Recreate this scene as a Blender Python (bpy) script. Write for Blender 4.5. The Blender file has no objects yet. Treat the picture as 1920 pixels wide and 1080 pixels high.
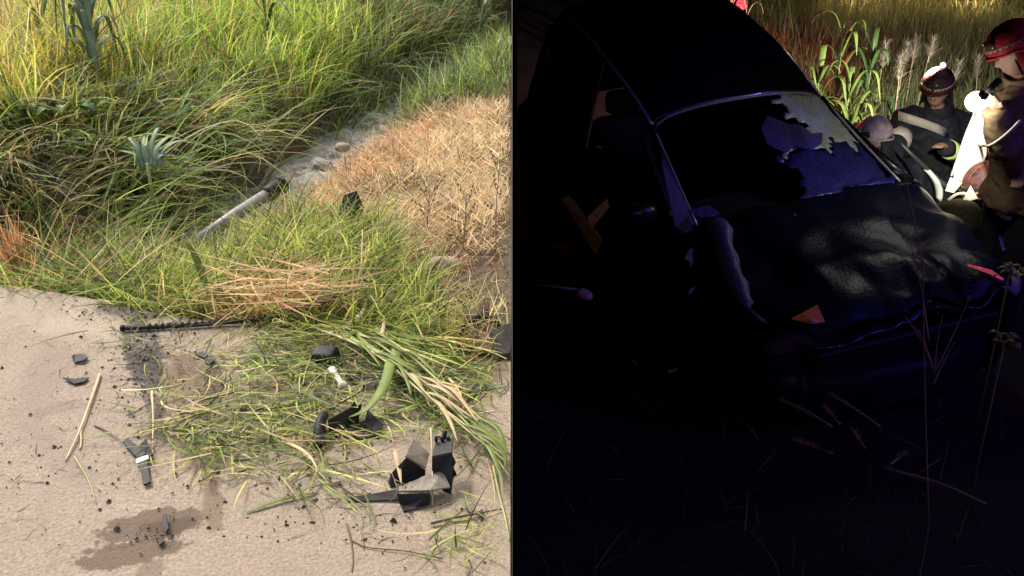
import bpy, bmesh, math, random
import numpy as np
from mathutils import Vector, Matrix, noise as mnoise

rad = math.radians
random.seed(7)
rng = np.random.default_rng(11)
SC = bpy.context.scene
COL = SC.collection

# ------------------------------------------------------------------ camera
FPX, PITCH, CAMH = 1900.0, rad(24.0), 1.6
cam_d = bpy.data.cameras.new("camera")
cam_d.sensor_width = 36.0
cam_d.lens = 36.0 * FPX / 1920.0
cam_d.clip_start = 0.02
cam_d.clip_end = 1200
cam = bpy.data.objects.new("camera", cam_d)
COL.objects.link(cam)
cam.location = (0, 0, CAMH)
cam.rotation_euler = (rad(90) - PITCH, 0, 0)
SC.camera = cam

# ------------------------------------------------------------------ sky, sun, exposure
SUN_EL, SUN_AZ = rad(50), rad(-42)          # azimuth from +y towards +x: the sun stands ahead and to the left
world = bpy.data.worlds.new("World")
SC.world = world
world.use_nodes = True
wn = world.node_tree
wn.nodes.clear()
wo = wn.nodes.new("ShaderNodeOutputWorld")
wb = wn.nodes.new("ShaderNodeBackground")
ws = wn.nodes.new("ShaderNodeTexSky")
ws.sky_type = 'NISHITA'
ws.sun_disc = False
ws.sun_elevation = SUN_EL
ws.sun_rotation = SUN_AZ
ws.air_density = 1.0
ws.dust_density = 4.0
ws.ozone_density = 0.6
wb.inputs[1].default_value = 0.15
wn.links.new(ws.outputs[0], wb.inputs[0])
wn.links.new(wb.outputs[0], wo.inputs[0])
sun_d = bpy.data.lights.new("sun", 'SUN')
sun_d.energy = 2.3
sun_d.angle = rad(14)
sun_d.color = (1.0, 0.93, 0.82)
sun = bpy.data.objects.new("sun", sun_d)
COL.objects.link(sun)
sdir = Vector((math.sin(SUN_AZ) * math.cos(SUN_EL), math.cos(SUN_AZ) * math.cos(SUN_EL), math.sin(SUN_EL)))
sun.rotation_euler = (-sdir).to_track_quat('-Z', 'Y').to_euler()
sun.location = sdir * 30
SC.view_settings.view_transform = 'Standard'
SC.view_settings.look = 'None'
SC.view_settings.gamma = 1.0
SC.view_settings.exposure = 0.92
SC.view_settings.use_curve_mapping = False
SC.render.engine = 'CYCLES'
SC.cycles.use_denoising = True
SC.cycles.max_bounces = 6
SC.cycles.transparent_max_bounces = 12
SC.cycles.sample_clamp_indirect = 4.0

# ------------------------------------------------------------------ helpers
def S(r, g, b, k=1.0):
    f = lambda c: (c / 255 / 12.92 if c / 255 <= 0.04045 else ((c / 255 + 0.055) / 1.055) ** 2.4) * k
    return (f(r), f(g), f(b))

def pix(px, py, z=0.0):
    """ground point of height z under a pixel of the 1920x1080 picture"""
    a = (px - 960) / FPX; b = (540 - py) / FPX
    d = Vector((a, math.cos(PITCH) + b * math.sin(PITCH), -math.sin(PITCH) + b * math.cos(PITCH)))
    return d * ((z - CAMH) / d.z) + Vector((0, 0, CAMH))

def pixy(px, py, Y):
    """point at world distance Y under a pixel"""
    a = (px - 960) / FPX; b = (540 - py) / FPX
    d = Vector((a, math.cos(PITCH) + b * math.sin(PITCH), -math.sin(PITCH) + b * math.cos(PITCH)))
    return d * (Y / d.y) + Vector((0, 0, CAMH))

OFF = {}
def tag(o, label=None, cat=None, group=None, kind=None):
    if label: o["label"] = label
    if cat: o["category"] = cat
    if group: o["group"] = group
    if kind: o["kind"] = kind
    return o

def thing(name, loc, label, cat, group=None, rot=None):
    o = bpy.data.objects.new(name, None)
    o.empty_display_size = 0.1
    COL.objects.link(o)
    o.location = loc
    if rot: o.rotation_euler = rot
    OFF[o.name] = Vector(loc) if rot is None else Vector((0, 0, 0))
    return tag(o, label, cat, group)

def link(name, me, mat, parent=None, loc=None, smooth=True):
    """me holds world coordinates (or local ones when loc is zero / the parent is rotated)"""
    o = bpy.data.objects.new(name, me)
    COL.objects.link(o)
    if mat is not None:
        me.materials.append(mat)
    if parent is not None:
        off = OFF.get(parent.name, Vector((0, 0, 0)))
        me.transform(Matrix.Translation(-off))
        o.parent = parent
        OFF[o.name] = off.copy()
    elif loc is not None:
        me.transform(Matrix.Translation(-Vector(loc)))
        o.location = loc
        OFF[o.name] = Vector(loc)
    else:
        OFF[o.name] = Vector((0, 0, 0))
    if smooth and len(me.polygons):
        me.polygons.foreach_set("use_smooth", [True] * len(me.polygons))
    return o

def base_of(vs):
    vs = [Vector(v) for v in vs]
    return Vector((sum(v.x for v in vs) / len(vs), sum(v.y for v in vs) / len(vs), min(v.z for v in vs)))

def pmesh(verts, faces):
    me = bpy.data.meshes.new("m")
    me.from_pydata([tuple(v) for v in verts], [], faces)
    me.update()
    return me

def sheet(name, verts, faces, thick, mat, parent=None, bevel=0.0, sub=0, smooth=False):
    me = pmesh(verts, faces)
    o = link(name, me, mat, parent, None if parent else base_of(verts), smooth)
    if sub:
        m = o.modifiers.new("sub", 'SUBSURF'); m.levels = m.render_levels = sub; m.subdivision_type = 'SIMPLE' if sub < 0 else 'CATMULL_CLARK'
    m = o.modifiers.new("solid", 'SOLIDIFY'); m.thickness = thick; m.offset = 0
    if bevel:
        m = o.modifiers.new("bev", 'BEVEL'); m.width = bevel; m.segments = 2; m.limit_method = 'ANGLE'
    return o

def tube_geo(pts, rr, n=8, cap=True):
    pts = [Vector(p) for p in pts]
    if not hasattr(rr, "__len__"): rr = [rr] * len(pts)
    V, F = [], []
    up = Vector((0.13, 0.21, 1)).normalized()
    for i, p in enumerate(pts):
        t = (pts[min(i + 1, len(pts) - 1)] - pts[max(i - 1, 0)])
        t = t.normalized() if t.length > 1e-9 else Vector((0, 0, 1))
        a = t.cross(up)
        if a.length < 0.05: a = t.cross(Vector((1, 0, 0)))
        a.normalize(); b = t.cross(a)
        for k in range(n):
            an = 2 * math.pi * k / n
            V.append(p + (a * math.cos(an) + b * math.sin(an)) * rr[i])
    for i in range(len(pts) - 1):
        for k in range(n):
            F.append((i * n + k, i * n + (k + 1) % n, (i + 1) * n + (k + 1) % n, (i + 1) * n + k))
    if cap:
        F.append(tuple(range(n))[::-1]); F.append(tuple((len(pts) - 1) * n + k for k in range(n)))
    return V, F

def tube(name, pts, rr, mat, parent=None, n=8, smooth=True):
    V, F = tube_geo(pts, rr, n)
    return link(name, pmesh(V, F), mat, parent, None if parent else base_of(V), smooth)

def catmull(pts, m=8):
    pts = [Vector(p) for p in pts]
    P = [pts[0] * 2 - pts[1]] + pts + [pts[-1] * 2 - pts[-2]]
    out = []
    for i in range(1, len(P) - 2):
        for k in range(m):
            t = k / m
            a, b, c, d = P[i - 1], P[i], P[i + 1], P[i + 2]
            out.append(0.5 * ((2 * b) + (c - a) * t + (2 * a - 5 * b + 4 * c - d) * t * t + (3 * b - a - 3 * c + d) * t ** 3))
    out.append(pts[-1])
    return out

def box_geo(c, s, M=None):
    V = []
    for x in (-.5, .5):
        for y in (-.5, .5):
            for z in (-.5, .5):
                v = Vector((x * s[0], y * s[1], z * s[2]))
                if M is not None: v = M @ v
                V.append(v + Vector(c))
    return V, [(0, 1, 3, 2), (4, 6, 7, 5), (0, 4, 5, 1), (2, 3, 7, 6), (0, 2, 6, 4), (1, 5, 7, 3)]

def box(name, c, s, mat, parent=None, M=None, bevel=0.0, seg=2):
    V, F = box_geo(c, s, M)
    o = link(name, pmesh(V, F), mat, parent, None if parent else base_of(V), False)
    if bevel:
        m = o.modifiers.new("bev", 'BEVEL'); m.width = bevel; m.segments = seg
    return o

def ell_geo(c, r, M=None, nu=16, nv=10, z0=-1.0):
    """ellipsoid, cut below z0 (unit) when z0 > -1"""
    V, F = [], []
    t0 = math.acos(max(-1, min(1, z0)))
    for j in range(nv + 1):
        t = t0 * j / nv
        for i in range(nu):
            p = 2 * math.pi * i / nu
            v = Vector((math.sin(t) * math.cos(p) * r[0], math.sin(t) * math.sin(p) * r[1], math.cos(t) * r[2]))
            if M is not None: v = M @ v
            V.append(v + Vector(c))
    for j in range(nv):
        for i in range(nu):
            F.append((j * nu + i, (j + 1) * nu + i, (j + 1) * nu + (i + 1) % nu, j * nu + (i + 1) % nu))
    return V, F

def merge(*geos):
    V, F = [], []
    for v, f in geos:
        b = len(V); V += list(v); F += [tuple(i + b for i in q) for q in f]
    return V, F

# ------------------------------------------------------------------ materials
class NT:
    def __init__(s, name):
        s.m = bpy.data.materials.new(name); s.m.use_nodes = True
        s.t = s.m.node_tree; s.t.nodes.clear()
        s.out = s.n("ShaderNodeOutputMaterial")
    def n(s, typ, **kw):
        nd = s.t.nodes.new(typ)
        for k, v in kw.items(): setattr(nd, k, v)
        return nd
    def l(s, a, b): s.t.links.new(a, b)
    def math(s, op, a, b=None, c=None, clamp=False):
        nd = s.n("ShaderNodeMath", operation=op); nd.use_clamp = clamp
        for i, v in enumerate((a, b, c)):
            if v is None: continue
            if isinstance(v, (int, float)): nd.inputs[i].default_value = v
            else: s.l(v, nd.inputs[i])
        return nd.outputs[0]
    def noise(s, vec, scale, detail=4, rough=.55, dist=0):
        nd = s.n("ShaderNodeTexNoise"); nd.inputs['Scale'].default_value = scale; nd.inputs['Detail'].default_value = detail
        nd.inputs['Roughness'].default_value = rough; nd.inputs['Distortion'].default_value = dist
        if vec is not None: s.l(vec, nd.inputs['Vector'])
        return nd.outputs[0]
    def ramp(s, fac, stops):
        nd = s.n("ShaderNodeValToRGB")
        el = nd.color_ramp.elements
        while len(el) < len(stops): el.new(0.5)
        for e, (p, c) in zip(el, stops):
            e.position = p; e.color = (*c, 1) if len(c) == 3 else c
        s.l(fac, nd.inputs[0]); return nd.outputs[0]
    def mix(s, fac, a, b, blend='MIX'):
        nd = s.n("ShaderNodeMix", data_type='RGBA', blend_type=blend)
        for sock, v in ((nd.inputs[0], fac), (nd.inputs[6], a), (nd.inputs[7], b)):
            if isinstance(v, (int, float)): sock.default_value = v
            elif isinstance(v, tuple): sock.default_value = (*v, 1) if len(v) == 3 else v
            else: s.l(v, sock)
        return nd.outputs[2]
    def bump(s, h, strength, dist):
        nd = s.n("ShaderNodeBump"); nd.inputs['Strength'].default_value = strength; nd.inputs['Distance'].default_value = dist
        s.l(h, nd.inputs['Height']); return nd.outputs[0]

def simple(name, col, rough=.6, metal=0.0, nscale=0, namt=.25, bump=0, bscale=60, spec=.5, coat=0, emis=None, estr=0, trans=0):
    g = NT(name)
    p = g.n("ShaderNodeBsdfPrincipled")
    tc = g.n("ShaderNodeTexCoord")
    c = (*col, 1)
    if nscale:
        f = g.noise(tc.outputs['Object'], nscale, 5, .6)
        cc = g.ramp(f, [(.3, tuple(x * (1 - namt) for x in col)), (.7, tuple(min(1, x * (1 + namt)) for x in col))])
        g.l(cc, p.inputs['Base Color'])
    else:
        p.inputs['Base Color'].default_value = c
    p.inputs['Roughness'].default_value = rough
    p.inputs['Metallic'].default_value = metal
    p.inputs['Specular IOR Level'].default_value = spec
    p.inputs['Coat Weight'].default_value = coat
    p.inputs['Transmission Weight'].default_value = trans
    if bump:
        g.l(g.bump(g.noise(tc.outputs['Object'], bscale, 4, .6), bump, .01), p.inputs['Normal'])
    if emis:
        p.inputs['Emission Color'].default_value = (*emis, 1); p.inputs['Emission Strength'].default_value = estr
    g.l(p.outputs[0], g.out.inputs[0])
    return g.m

def leafy(name, rough=.5, trans=.4, col=None):
    """leaf and grass: colour per blade from the attribute Col, with light shining through"""
    g = NT(name)
    if col is None:
        at = g.n("ShaderNodeAttribute", attribute_name="Col"); c = at.outputs[0]
    else:
        tc = g.n("ShaderNodeTexCoord")
        c = g.ramp(g.noise(tc.outputs['Object'], 14, 4), [(.3, tuple(x * .75 for x in col)), (.7, tuple(x * 1.25 for x in col))])
    p = g.n("ShaderNodeBsdfPrincipled"); p.inputs['Roughness'].default_value = rough; p.inputs['Specular IOR Level'].default_value = .35
    t = g.n("ShaderNodeBsdfTranslucent"); m = g.n("ShaderNodeMixShader"); m.inputs[0].default_value = trans
    g.l(c, p.inputs['Base Color']); g.l(c, t.inputs[0])
    g.l(p.outputs[0], m.inputs[1]); g.l(t.outputs[0], m.inputs[2]); g.l(m.outputs[0], g.out.inputs[0])
    return g.m

M = {}
M['grass'] = leafy("grass_blade", .55, .46)
M['plastic'] = simple("black_plastic", (.010, .010, .011), .55, nscale=30, bump=.25, bscale=90, spec=.22)
M['plastic_dusty'] = simple("dusty_black_plastic", (.045, .041, .038), .7, spec=.2, nscale=22, namt=.45, bump=.2, bscale=60)
M['plastic_toplit'] = simple("toplit_grey_plastic", (.17, .15, .125), .75, spec=.2, nscale=26, namt=.45, bump=.25, bscale=50)  # lit copy of the black plastic, for the bracket's upward plates
M['pipe'] = simple("grey_pipe_plastic", (.20, .19, .19), .5, nscale=12, namt=.3)
M['bone'] = simple("ivory_plastic", (.62, .56, .46), .45, nscale=20, namt=.15)
M['rubber'] = simple("black_rubber", (.018, .016, .015), .75, nscale=40, bump=.3, bscale=120)
M['stone'] = simple("field_stone", (.26, .22, .16), .9, nscale=8, namt=.35, bump=.6, bscale=25)
M['rubble'] = simple("grey_rubble", (.25, .23, .20), .9, nscale=14, namt=.5, bump=.8, bscale=30)
M['soil_crumb'] = simple("soil_crumb", (.05, .04, .033), .95, nscale=30, namt=.5)
M['straw_leaf'] = leafy("straw_leaf", .6, .3, (.52, .40, .24))
M['pale_leaf'] = leafy("pale_dry_leaf", .6, .3, (.62, .50, .36))
M['green_leaf'] = leafy("green_leaf", .45, .4, (.20, .27, .06))
M['deep_leaf'] = leafy("deep_green_leaf", .45, .4, (.09, .16, .05))
M['blue_leaf'] = leafy("blue_green_leaf", .5, .35, (.22, .29, .18))
M['stem_green'] = simple("green_stem", (.26, .29, .10), .6, nscale=10)
M['stem_straw'] = simple("straw_stem", (.48, .37, .22), .65, nscale=10)
M['stem_weed'] = simple("weed_stem", (.17, .125, .075), .8, nscale=10)
M['stem_brown'] = simple("brown_stem", (.10, .07, .045), .8, nscale=10)

def concrete_material():
    g = NT("concrete_road")
    geo = g.n("ShaderNodeNewGeometry"); P = geo.outputs['Position']
    big = g.noise(P, 1.1, 4, .6); mid = g.noise(P, 7, 6, .65); fine = g.noise(P, 95, 4, .75); grit = g.noise(P, 210, 2, .6)
    c = g.ramp(big, [(.3, (.325, .262, .20)), (.7, (.39, .32, .247))])
    c = g.mix(g.ramp(mid, [(.35, (.0,) * 3), (.75, (.55,) * 3)]), c, (.265, .21, .165))
    c = g.mix(g.ramp(fine, [(.35, (.9,) * 3), (.62, (.0,) * 3)]), c, (.20, .16, .125))
    c = g.mix(g.ramp(grit, [(.62, (.0,) * 3), (.72, (.8,) * 3)]), c, (.46, .39, .32))
    n1 = g.noise(P, 13, 5, .62); n2 = g.noise(P, 60, 4, .7)
    def stain(pa, pb, half, colr, amt, soft=.45, rag=1.0):
        """blot with a ragged rim round the segment pa-pb (ground points)"""
        nonlocal c
        A = pix(*pa); B = pix(*pb); d = B - A; L = max(d.length, 1e-3); d = d / L
        sub = g.n("ShaderNodeVectorMath", operation='SUBTRACT'); g.l(P, sub.inputs[0]); sub.inputs[1].default_value = ((A + B) / 2)
        dots = []
        for ax, s in ((d, L / 2 + half), (Vector((-d.y, d.x, 0)), half)):
            dt = g.n("ShaderNodeVectorMath", operation='DOT_PRODUCT'); g.l(sub.outputs[0], dt.inputs[0]); dt.inputs[1].default_value = ax
            dots.append(g.math('POWER', g.math('ABSOLUTE', g.math('DIVIDE', dt.outputs['Value'], s)), 2.0))
        r = g.math('SQRT', g.math('ADD', dots[0], dots[1]))
        r = g.math('ADD', r, g.math('MULTIPLY', g.math('SUBTRACT', n1, .5), 1.9 * rag))
        r = g.math('ADD', r, g.math('MULTIPLY', g.math('SUBTRACT', n2, .5), .9 * rag))
        mr = g.n("ShaderNodeMapRange", interpolation_type='SMOOTHSTEP'); g.l(r, mr.inputs[0])
        mr.inputs[1].default_value = 1.0 - soft * .5; mr.inputs[2].default_value = 1.0 + soft * .5; mr.inputs[3].default_value = amt; mr.inputs[4].default_value = 0
        c = g.mix(mr.outputs[0], c, colr)
    oil = (.125, .09, .064)
    stain((235, 990), (345, 975), .062, oil, .88, .22)
    stain((285, 985), (345, 985), .035, (.085, .06, .044), .7, .7)
    stain((180, 1048), (300, 1028), .046, oil, .88, .22)
    stain((275, 1075), (290, 1060), .035, oil, .5, .5)
    stain((396, 905), (402, 985), .028, (.17, .125, .088), .8, .4)
    stain((368, 880), (400, 870), .03, (.22, .165, .12), .6, .5)
    stain((350, 690), (390, 750), .10, (.17, .118, .08), .9, .4)
    stain((60, 800), (150, 900), .05, (.24, .195, .155), .5, .9)
    stain((100, 640), (60, 780), .06, (.24, .195, .155), .5, .9)
    stain((252, 600), (284, 730), .06, (.075, .064, .057), .95, .3, .8)
    stain((285, 740), (300, 800), .03, (.10, .084, .07), .8, .5)
    stain((195, 577), (300, 590), .06, (.085, .07, .058), .85, .5)
    stain((85, 770), (130, 762), .035, (.2, .16, .13), .5, .8)
    stain((430, 760), (700, 740), .18, (.23, .185, .135), .6, .8)
    stain((20, 560), (200, 620), .12, (.42, .35, .28), .5, .9)
    p = g.n("ShaderNodeBsdfPrincipled"); g.l(c, p.inputs['Base Color']); p.inputs['Roughness'].default_value = .92
    p.inputs['Specular IOR Level'].default_value = .25
    h = g.math('ADD', g.math('MULTIPLY', fine, .6), g.math('MULTIPLY', mid, .5))
    g.l(g.bump(h, .9, .014), p.inputs['Normal'])
    g.l(p.outputs[0], g.out.inputs[0])
    return g.m

def soil_material(name, c0, c1, c2):
    g = NT(name)
    geo = g.n("ShaderNodeNewGeometry"); P = geo.outputs['Position']
    a = g.noise(P, 2.5, 5, .6); b = g.noise(P, 40, 5, .7)
    c = g.ramp(a, [(.3, c0), (.7, c1)])
    c = g.mix(g.ramp(b, [(.35, (0,) * 3), (.7, (.8,) * 3)]), c, c2)
    p = g.n("ShaderNodeBsdfPrincipled"); g.l(c, p.inputs['Base Color']); p.inputs['Roughness'].default_value = .95
    g.l(g.bump(g.math('ADD', b, a), .8, .03), p.inputs['Normal']); g.l(p.outputs[0], g.out.inputs[0])
    return g.m

def water_material():
    g = NT("muddy_water")
    geo = g.n("ShaderNodeNewGeometry"); P = geo.outputs['Position']
    a = g.noise(P, 6, 6, .7, 1.2)
    p = g.n("ShaderNodeBsdfPrincipled")
    g.l(g.ramp(a, [(.3, (.045, .042, .038)), (.58, (.30, .288, .265))]), p.inputs['Base Color'])
    p.inputs['Roughness'].default_value = .55; p.inputs['Specular IOR Level'].default_value = .3
    g.l(g.bump(g.noise(P, 14, 4, .6), .7, .05), p.inputs['Normal']); g.l(p.outputs[0], g.out.inputs[0])
    return g.m

# ------------------------------------------------------------------ grass blades
def blade_mesh(root, h, w, az, lean, droop, col, seg=4, twist=None, side=0, taper=1.4, curl=0.0):
    """root (N,3); strips that start tilted by lean and end tilted by lean+droop towards az. side: -1 keeps x<0, 1 keeps x>0.03"""
    root = np.asarray(root, float); N = len(root)
    h, w, az, lean, droop = [np.broadcast_to(np.asarray(a, float), (N,)).copy() for a in (h, w, az, lean, droop)]
    col = np.broadcast_to(np.asarray(col, float), (N, 3))
    if twist is None: twist = rng.uniform(-.9, .9, N)
    curl = np.broadcast_to(np.asarray(curl, float), (N,)) if np.ndim(curl) else rng.normal(0, curl, N)
    pos = root.copy(); az0 = az
    V = np.zeros((N, seg + 1, 2, 3))
    for j in range(seg + 1):
        t = j / seg
        ang = lean + droop * t
        az = az0 + curl * t
        d = np.stack([np.cos(az), np.sin(az), np.zeros(N)], 1)
        pr = np.stack([-np.sin(az), np.cos(az), np.zeros(N)], 1)
        nrm = d * np.cos(ang)[:, None] - np.array([0, 0, 1]) * np.sin(ang)[:, None]
        sv = pr * np.cos(twist)[:, None] + nrm * np.sin(twist)[:, None]
        ww = (w * max(.08, 1 - t ** taper) * (0.75 if j == 0 else 1))[:, None] * .5
        V[:, j, 0] = pos - sv * ww; V[:, j, 1] = pos + sv * ww
        a2 = lean + droop * (t + .5 / seg)
        pos = pos + (d * np.sin(a2)[:, None] + np.array([0, 0, 1]) * np.cos(a2)[:, None]) * (h / seg)[:, None]
    if side:
        x = V[:, :, :, 0].reshape(N, -1)
        keep = (x.max(1) < -.006) if side < 0 else (x.min(1) > .04)
        V = V[keep]; col = col[keep]; N = len(V)
    nv = (seg + 1) * 2
    idx = np.arange(N)[:, None, None] * nv
    q = np.array([[2 * j, 2 * j + 1, 2 * j + 3, 2 * j + 2] for j in range(seg)])[None]
    F = (idx + q).reshape(-1)
    me = bpy.data.meshes.new("blades")
    me.vertices.add(N * nv); me.vertices.foreach_set("co", V.reshape(-1).astype(np.float32))
    me.loops.add(len(F)); me.loops.foreach_set("vertex_index", F.astype(np.int32))
    me.polygons.add(N * seg)
    me.polygons.foreach_set("loop_start", np.arange(0, len(F), 4, dtype=np.int32))
    me.polygons.foreach_set("loop_total", np.full(N * seg, 4, dtype=np.int32))
    ca = me.color_attributes.new("Col", 'FLOAT_COLOR', 'POINT')
    cc = np.ones((N, nv, 4), np.float32); cc[:, :, :3] = col[:, None, :]
    ca.data.foreach_set("color", cc.reshape(-1))
    me.update(calc_edges=True)
    return me

def pick(cols, n, p=None, jit=.22):
    cols = np.array(cols, float)
    c = cols[rng.choice(len(cols), n, p=p)]
    return np.clip(c * 1.18 * (1 + rng.normal(0, jit, (n, 1))) * (1 + rng.normal(0, .05, (n, 3))), .004, .9)

def stuff_blades(name, label, cat, side, *a, **k):
    me = blade_mesh(*a, side=side, **k)
    o = link(name, me, M['grass'], smooth=True)
    return tag(o, label, cat, kind="stuff")

def nz(x, y, s=1.0, o=0.0):
    """cheap smooth noise in [-1,1] on arrays"""
    x = np.asarray(x) * s + o; y = np.asarray(y) * s - o * 1.7
    return (np.sin(x * 1.7 + 1.3 * np.sin(y * 1.1)) + np.sin(y * 2.3 + 1.1 * np.sin(x * 1.9 + 2)) + np.sin((x + y) * 3.1 + .7) * .5) / 2.5

# ================================================================== DAY HALF: ground
EDGE = [(-9.0, 4.6), (-3.2, 4.05), (-2.02, 3.66), (-1.58, 3.50), (-1.33, 3.41), (-.68, 3.21), (0, 3.01), (.5, 2.9)]
def y_edge(x): return np.interp(x, [e[0] for e in EDGE], [e[1] for e in EDGE])
DITCH = np.array([(-7, 4.75), (-3.4, 4.28), (-2.2, 4.12), (-1.72, 4.42), (-1.46, 5.15), (-1.22, 6.2), (-.95, 7.2), (-.55, 8.6), (0, 10.6), (1.5, 16)])
def ditch_s(x, y):
    """signed distance to the ditch line, positive on the far / left bank"""
    x = np.asarray(x, float); y = np.asarray(y, float)
    best = np.full(x.shape, 1e9); sg = np.ones(x.shape)
    for (ax, ay), (bx, by) in zip(DITCH[:-1], DITCH[1:]):
        dx, dy = bx - ax, by - ay; L2 = dx * dx + dy * dy
        t = np.clip(((x - ax) * dx + (y - ay) * dy) / L2, 0, 1)
        d = np.hypot(x - ax - t * dx, y - ay - t * dy)
        cr = dx * (y - ay) - dy * (x - ax)
        m = d < best
        best = np.where(m, d, best); sg = np.where(m, np.sign(cr), sg)
    return best * np.where(sg == 0, 1, sg)
def hL(x, y):
    s = ditch_s(x, y)
    far = np.interp(s, [0, .2, .6, 1.2, 3, 20], [-.36, -.30, .04, .22, .14, .2])
    near = np.interp(-s, [0, .22, .5, 1.0, 2.5], [-.36, -.31, -.14, -.06, -.02])
    z = np.where(s > 0, far, near)
    e = np.asarray(y) - y_edge(x)
    z = np.where(e < .02, -.16, np.where(e < .25, np.minimum(z, -.05), z))
    return z + .03 * nz(x, y, 3.0) + .012 * nz(x, y, 9, 2)

xs = np.concatenate([np.linspace(-80, -8, 13), np.linspace(-7.4, -.002, 130)])
ys = np.concatenate([np.linspace(-12, 2.6, 8), np.linspace(2.8, 13, 150), np.linspace(14, 120, 16)])
X, Y = np.meshgrid(xs, ys); Z = hL(X, Y)
nx, ny = len(xs), len(ys)
gv = np.stack([X, Y, Z], -1).reshape(-1, 3)
gf = [(j * nx + i, j * nx + i + 1, (j + 1) * nx + i + 1, (j + 1) * nx + i) for j in range(ny - 1) for i in range(nx - 1)]
ground = link("ground", pmesh(gv, gf), soil_material("bank_soil", (.085, .065, .045), (.15, .115, .075), (.055, .042, .03)))
tag(ground, kind="structure")

# concrete road slab with a worn edge
ex = np.linspace(-9, -.004, 160)
ey = y_edge(ex) + .018 * nz(ex, ex * 0, 4.0) + .008 * nz(ex, ex * 0, 17.0)
V, F = [], []
n = len(ex)
for dy, z in ((-9, 0), (-1.2, 0), (-.05, 0), (-.012, -.006), (0, -.03), (.008, -.15)):
    for a, b in zip(ex, ey):
        V.append((a, (b + dy) if dy > -8 else -5.0, z + (.004 * float(nz(a, b, 8)) if z > -.02 and dy > -8 else 0)))
for r in range(5):
    for i in range(n - 1):
        F.append((r * n + i, r * n + i + 1, (r + 1) * n + i + 1, (r + 1) * n + i))
road = link("concrete_road", pmesh(V, F), concrete_material())
tag(road, kind="structure")

# muddy water at the bottom of the ditch
V, F = [], []
dl = [Vector((a, b, 0)) for a, b in DITCH[1:-1]]
cl = catmull(dl, 6)
for i, p in enumerate(cl):
    t = (cl[min(i + 1, len(cl) - 1)] - cl[max(i - 1, 0)]).normalized(); nn = Vector((-t.y, t.x, 0))
    wd = .22 + .07 * math.sin(i * 1.7)
    for k in (-1, 0, 1):
        q = p + nn * wd * k; V.append((min(q.x, -.004), q.y, -.275))
for i in range(len(cl) - 1):
    for k in range(2):
        F.append((i * 3 + k, i * 3 + k + 1, (i + 1) * 3 + k + 1, (i + 1) * 3 + k))
tag(link("ditch_water", pmesh(V, F), water_material()), kind="structure")

# ================================================================== added black box shutting sun and sky off the night half, with dividing sheet
M['night'] = simple("night_black", (.0015, .0015, .002), 1.0, spec=0)
M['outer'] = simple("pale_bounce_face", (.42, .40, .36), .9, nscale=3, namt=.1)
NX1, NY0, NY1, NZ0, NZ1 = 16.0, -5.0, 30.0, -3.0, 2.7
V, F = [], []
def quad(a, b, c, d):
    k = len(V); V.extend([a, b, c, d]); F.append((k, k + 1, k + 2, k + 3))
quad((0.0018, NY0, NZ1), (NX1, NY0, NZ1), (NX1, NY1, NZ1), (0.0018, NY1, NZ1))
quad((NX1, NY0, NZ0), (NX1, NY1, NZ0), (NX1, NY1, NZ1), (NX1, NY0, NZ1))
quad((0.0018, NY1, NZ0), (NX1, NY1, NZ0), (NX1, NY1, NZ1), (0.0018, NY1, NZ1))
quad((0.0018, NY0, NZ0), (NX1, NY0, NZ0), (NX1, NY0, NZ1), (0.0018, NY0, NZ1))
# inner face of the dividing sheet with an eye-sized opening round the viewpoint
HY0, HY1, HZ0, HZ1 = -.10, .34, 1.30, 1.80
def sheet_faces(x):
    quad((x, NY0, NZ0), (x, HY0, NZ0), (x, HY0, NZ1), (x, NY0, NZ1))
    quad((x, HY1, NZ0), (x, NY1, NZ0), (x, NY1, NZ1), (x, HY1, NZ1))
    quad((x, HY0, NZ0), (x, HY1, NZ0), (x, HY1, HZ0), (x, HY0, HZ0))
    quad((x, HY0, HZ1), (x, HY1, HZ1), (x, HY1, NZ1), (x, HY0, NZ1))
sheet_faces(0.0018)
quad((0.00006, HY1, HZ0), (0.0018, HY1, HZ0), (0.0018, HY1, HZ1), (0.00006, HY1, HZ1))
tag(link("daylight_blocker", pmesh(V, F), M['night'], smooth=False), kind="structure")
V, F = [], []
sheet_faces(0.00006)
tag(link("added_divider", pmesh(V, F), M['outer'], smooth=False), kind="structure")  # added sheet, unseen edge-on; pale to bounce sun onto the day half

# ================================================================== DAY HALF: grass
def area(n, x0, x1, y0, y1):
    return rng.uniform(x0, x1, n), rng.uniform(y0, y1, n)
G_DARK = S(84, 102, 48); G_MID = S(126, 142, 66); G_LIGHT = S(162, 180, 88); G_YEL = S(196, 192, 98); G_BLUE = S(116, 138, 102)
STRAW = S(208, 186, 140); STRAW_D = S(158, 134, 96); ORANGE = S(198, 148, 104); GREYG = S(132, 128, 94)

# far tall grass and reeds behind the bank
x, y = area(72000, -7.2, -.01, 5.2, 12.6)
s = ditch_s(x, y)
keep = (s > np.where(y > 6.0, .36, .75)) & (np.abs(x) < y * .53 + .3) & (rng.random(len(x)) < np.clip(1.25 - (y - 5) * .07, .3, 1))
x, y, s = x[keep], y[keep], s[keep]; n = len(x)
patch = nz(x, y, 1.1, 3.0); p2 = nz(x, y, 2.7, 1.0)
lft = np.clip((-x / y - .30) / .18, 0, 1)
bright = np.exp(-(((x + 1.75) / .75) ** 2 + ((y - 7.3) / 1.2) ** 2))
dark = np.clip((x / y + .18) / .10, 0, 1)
r = rng.random(n)
col = pick([G_MID, G_LIGHT, GREYG, STRAW_D], n, [.38, .22, .24, .16])
yel = pick([G_YEL, S(190, 170, 70), STRAW, G_LIGHT], n, [.35, .3, .2, .15])
brt = pick([G_LIGHT, S(140, 176, 66), G_YEL], n)
drk = pick([G_DARK, G_BLUE, S(84, 100, 58), STRAW_D], n, [.35, .3, .25, .1])
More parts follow.
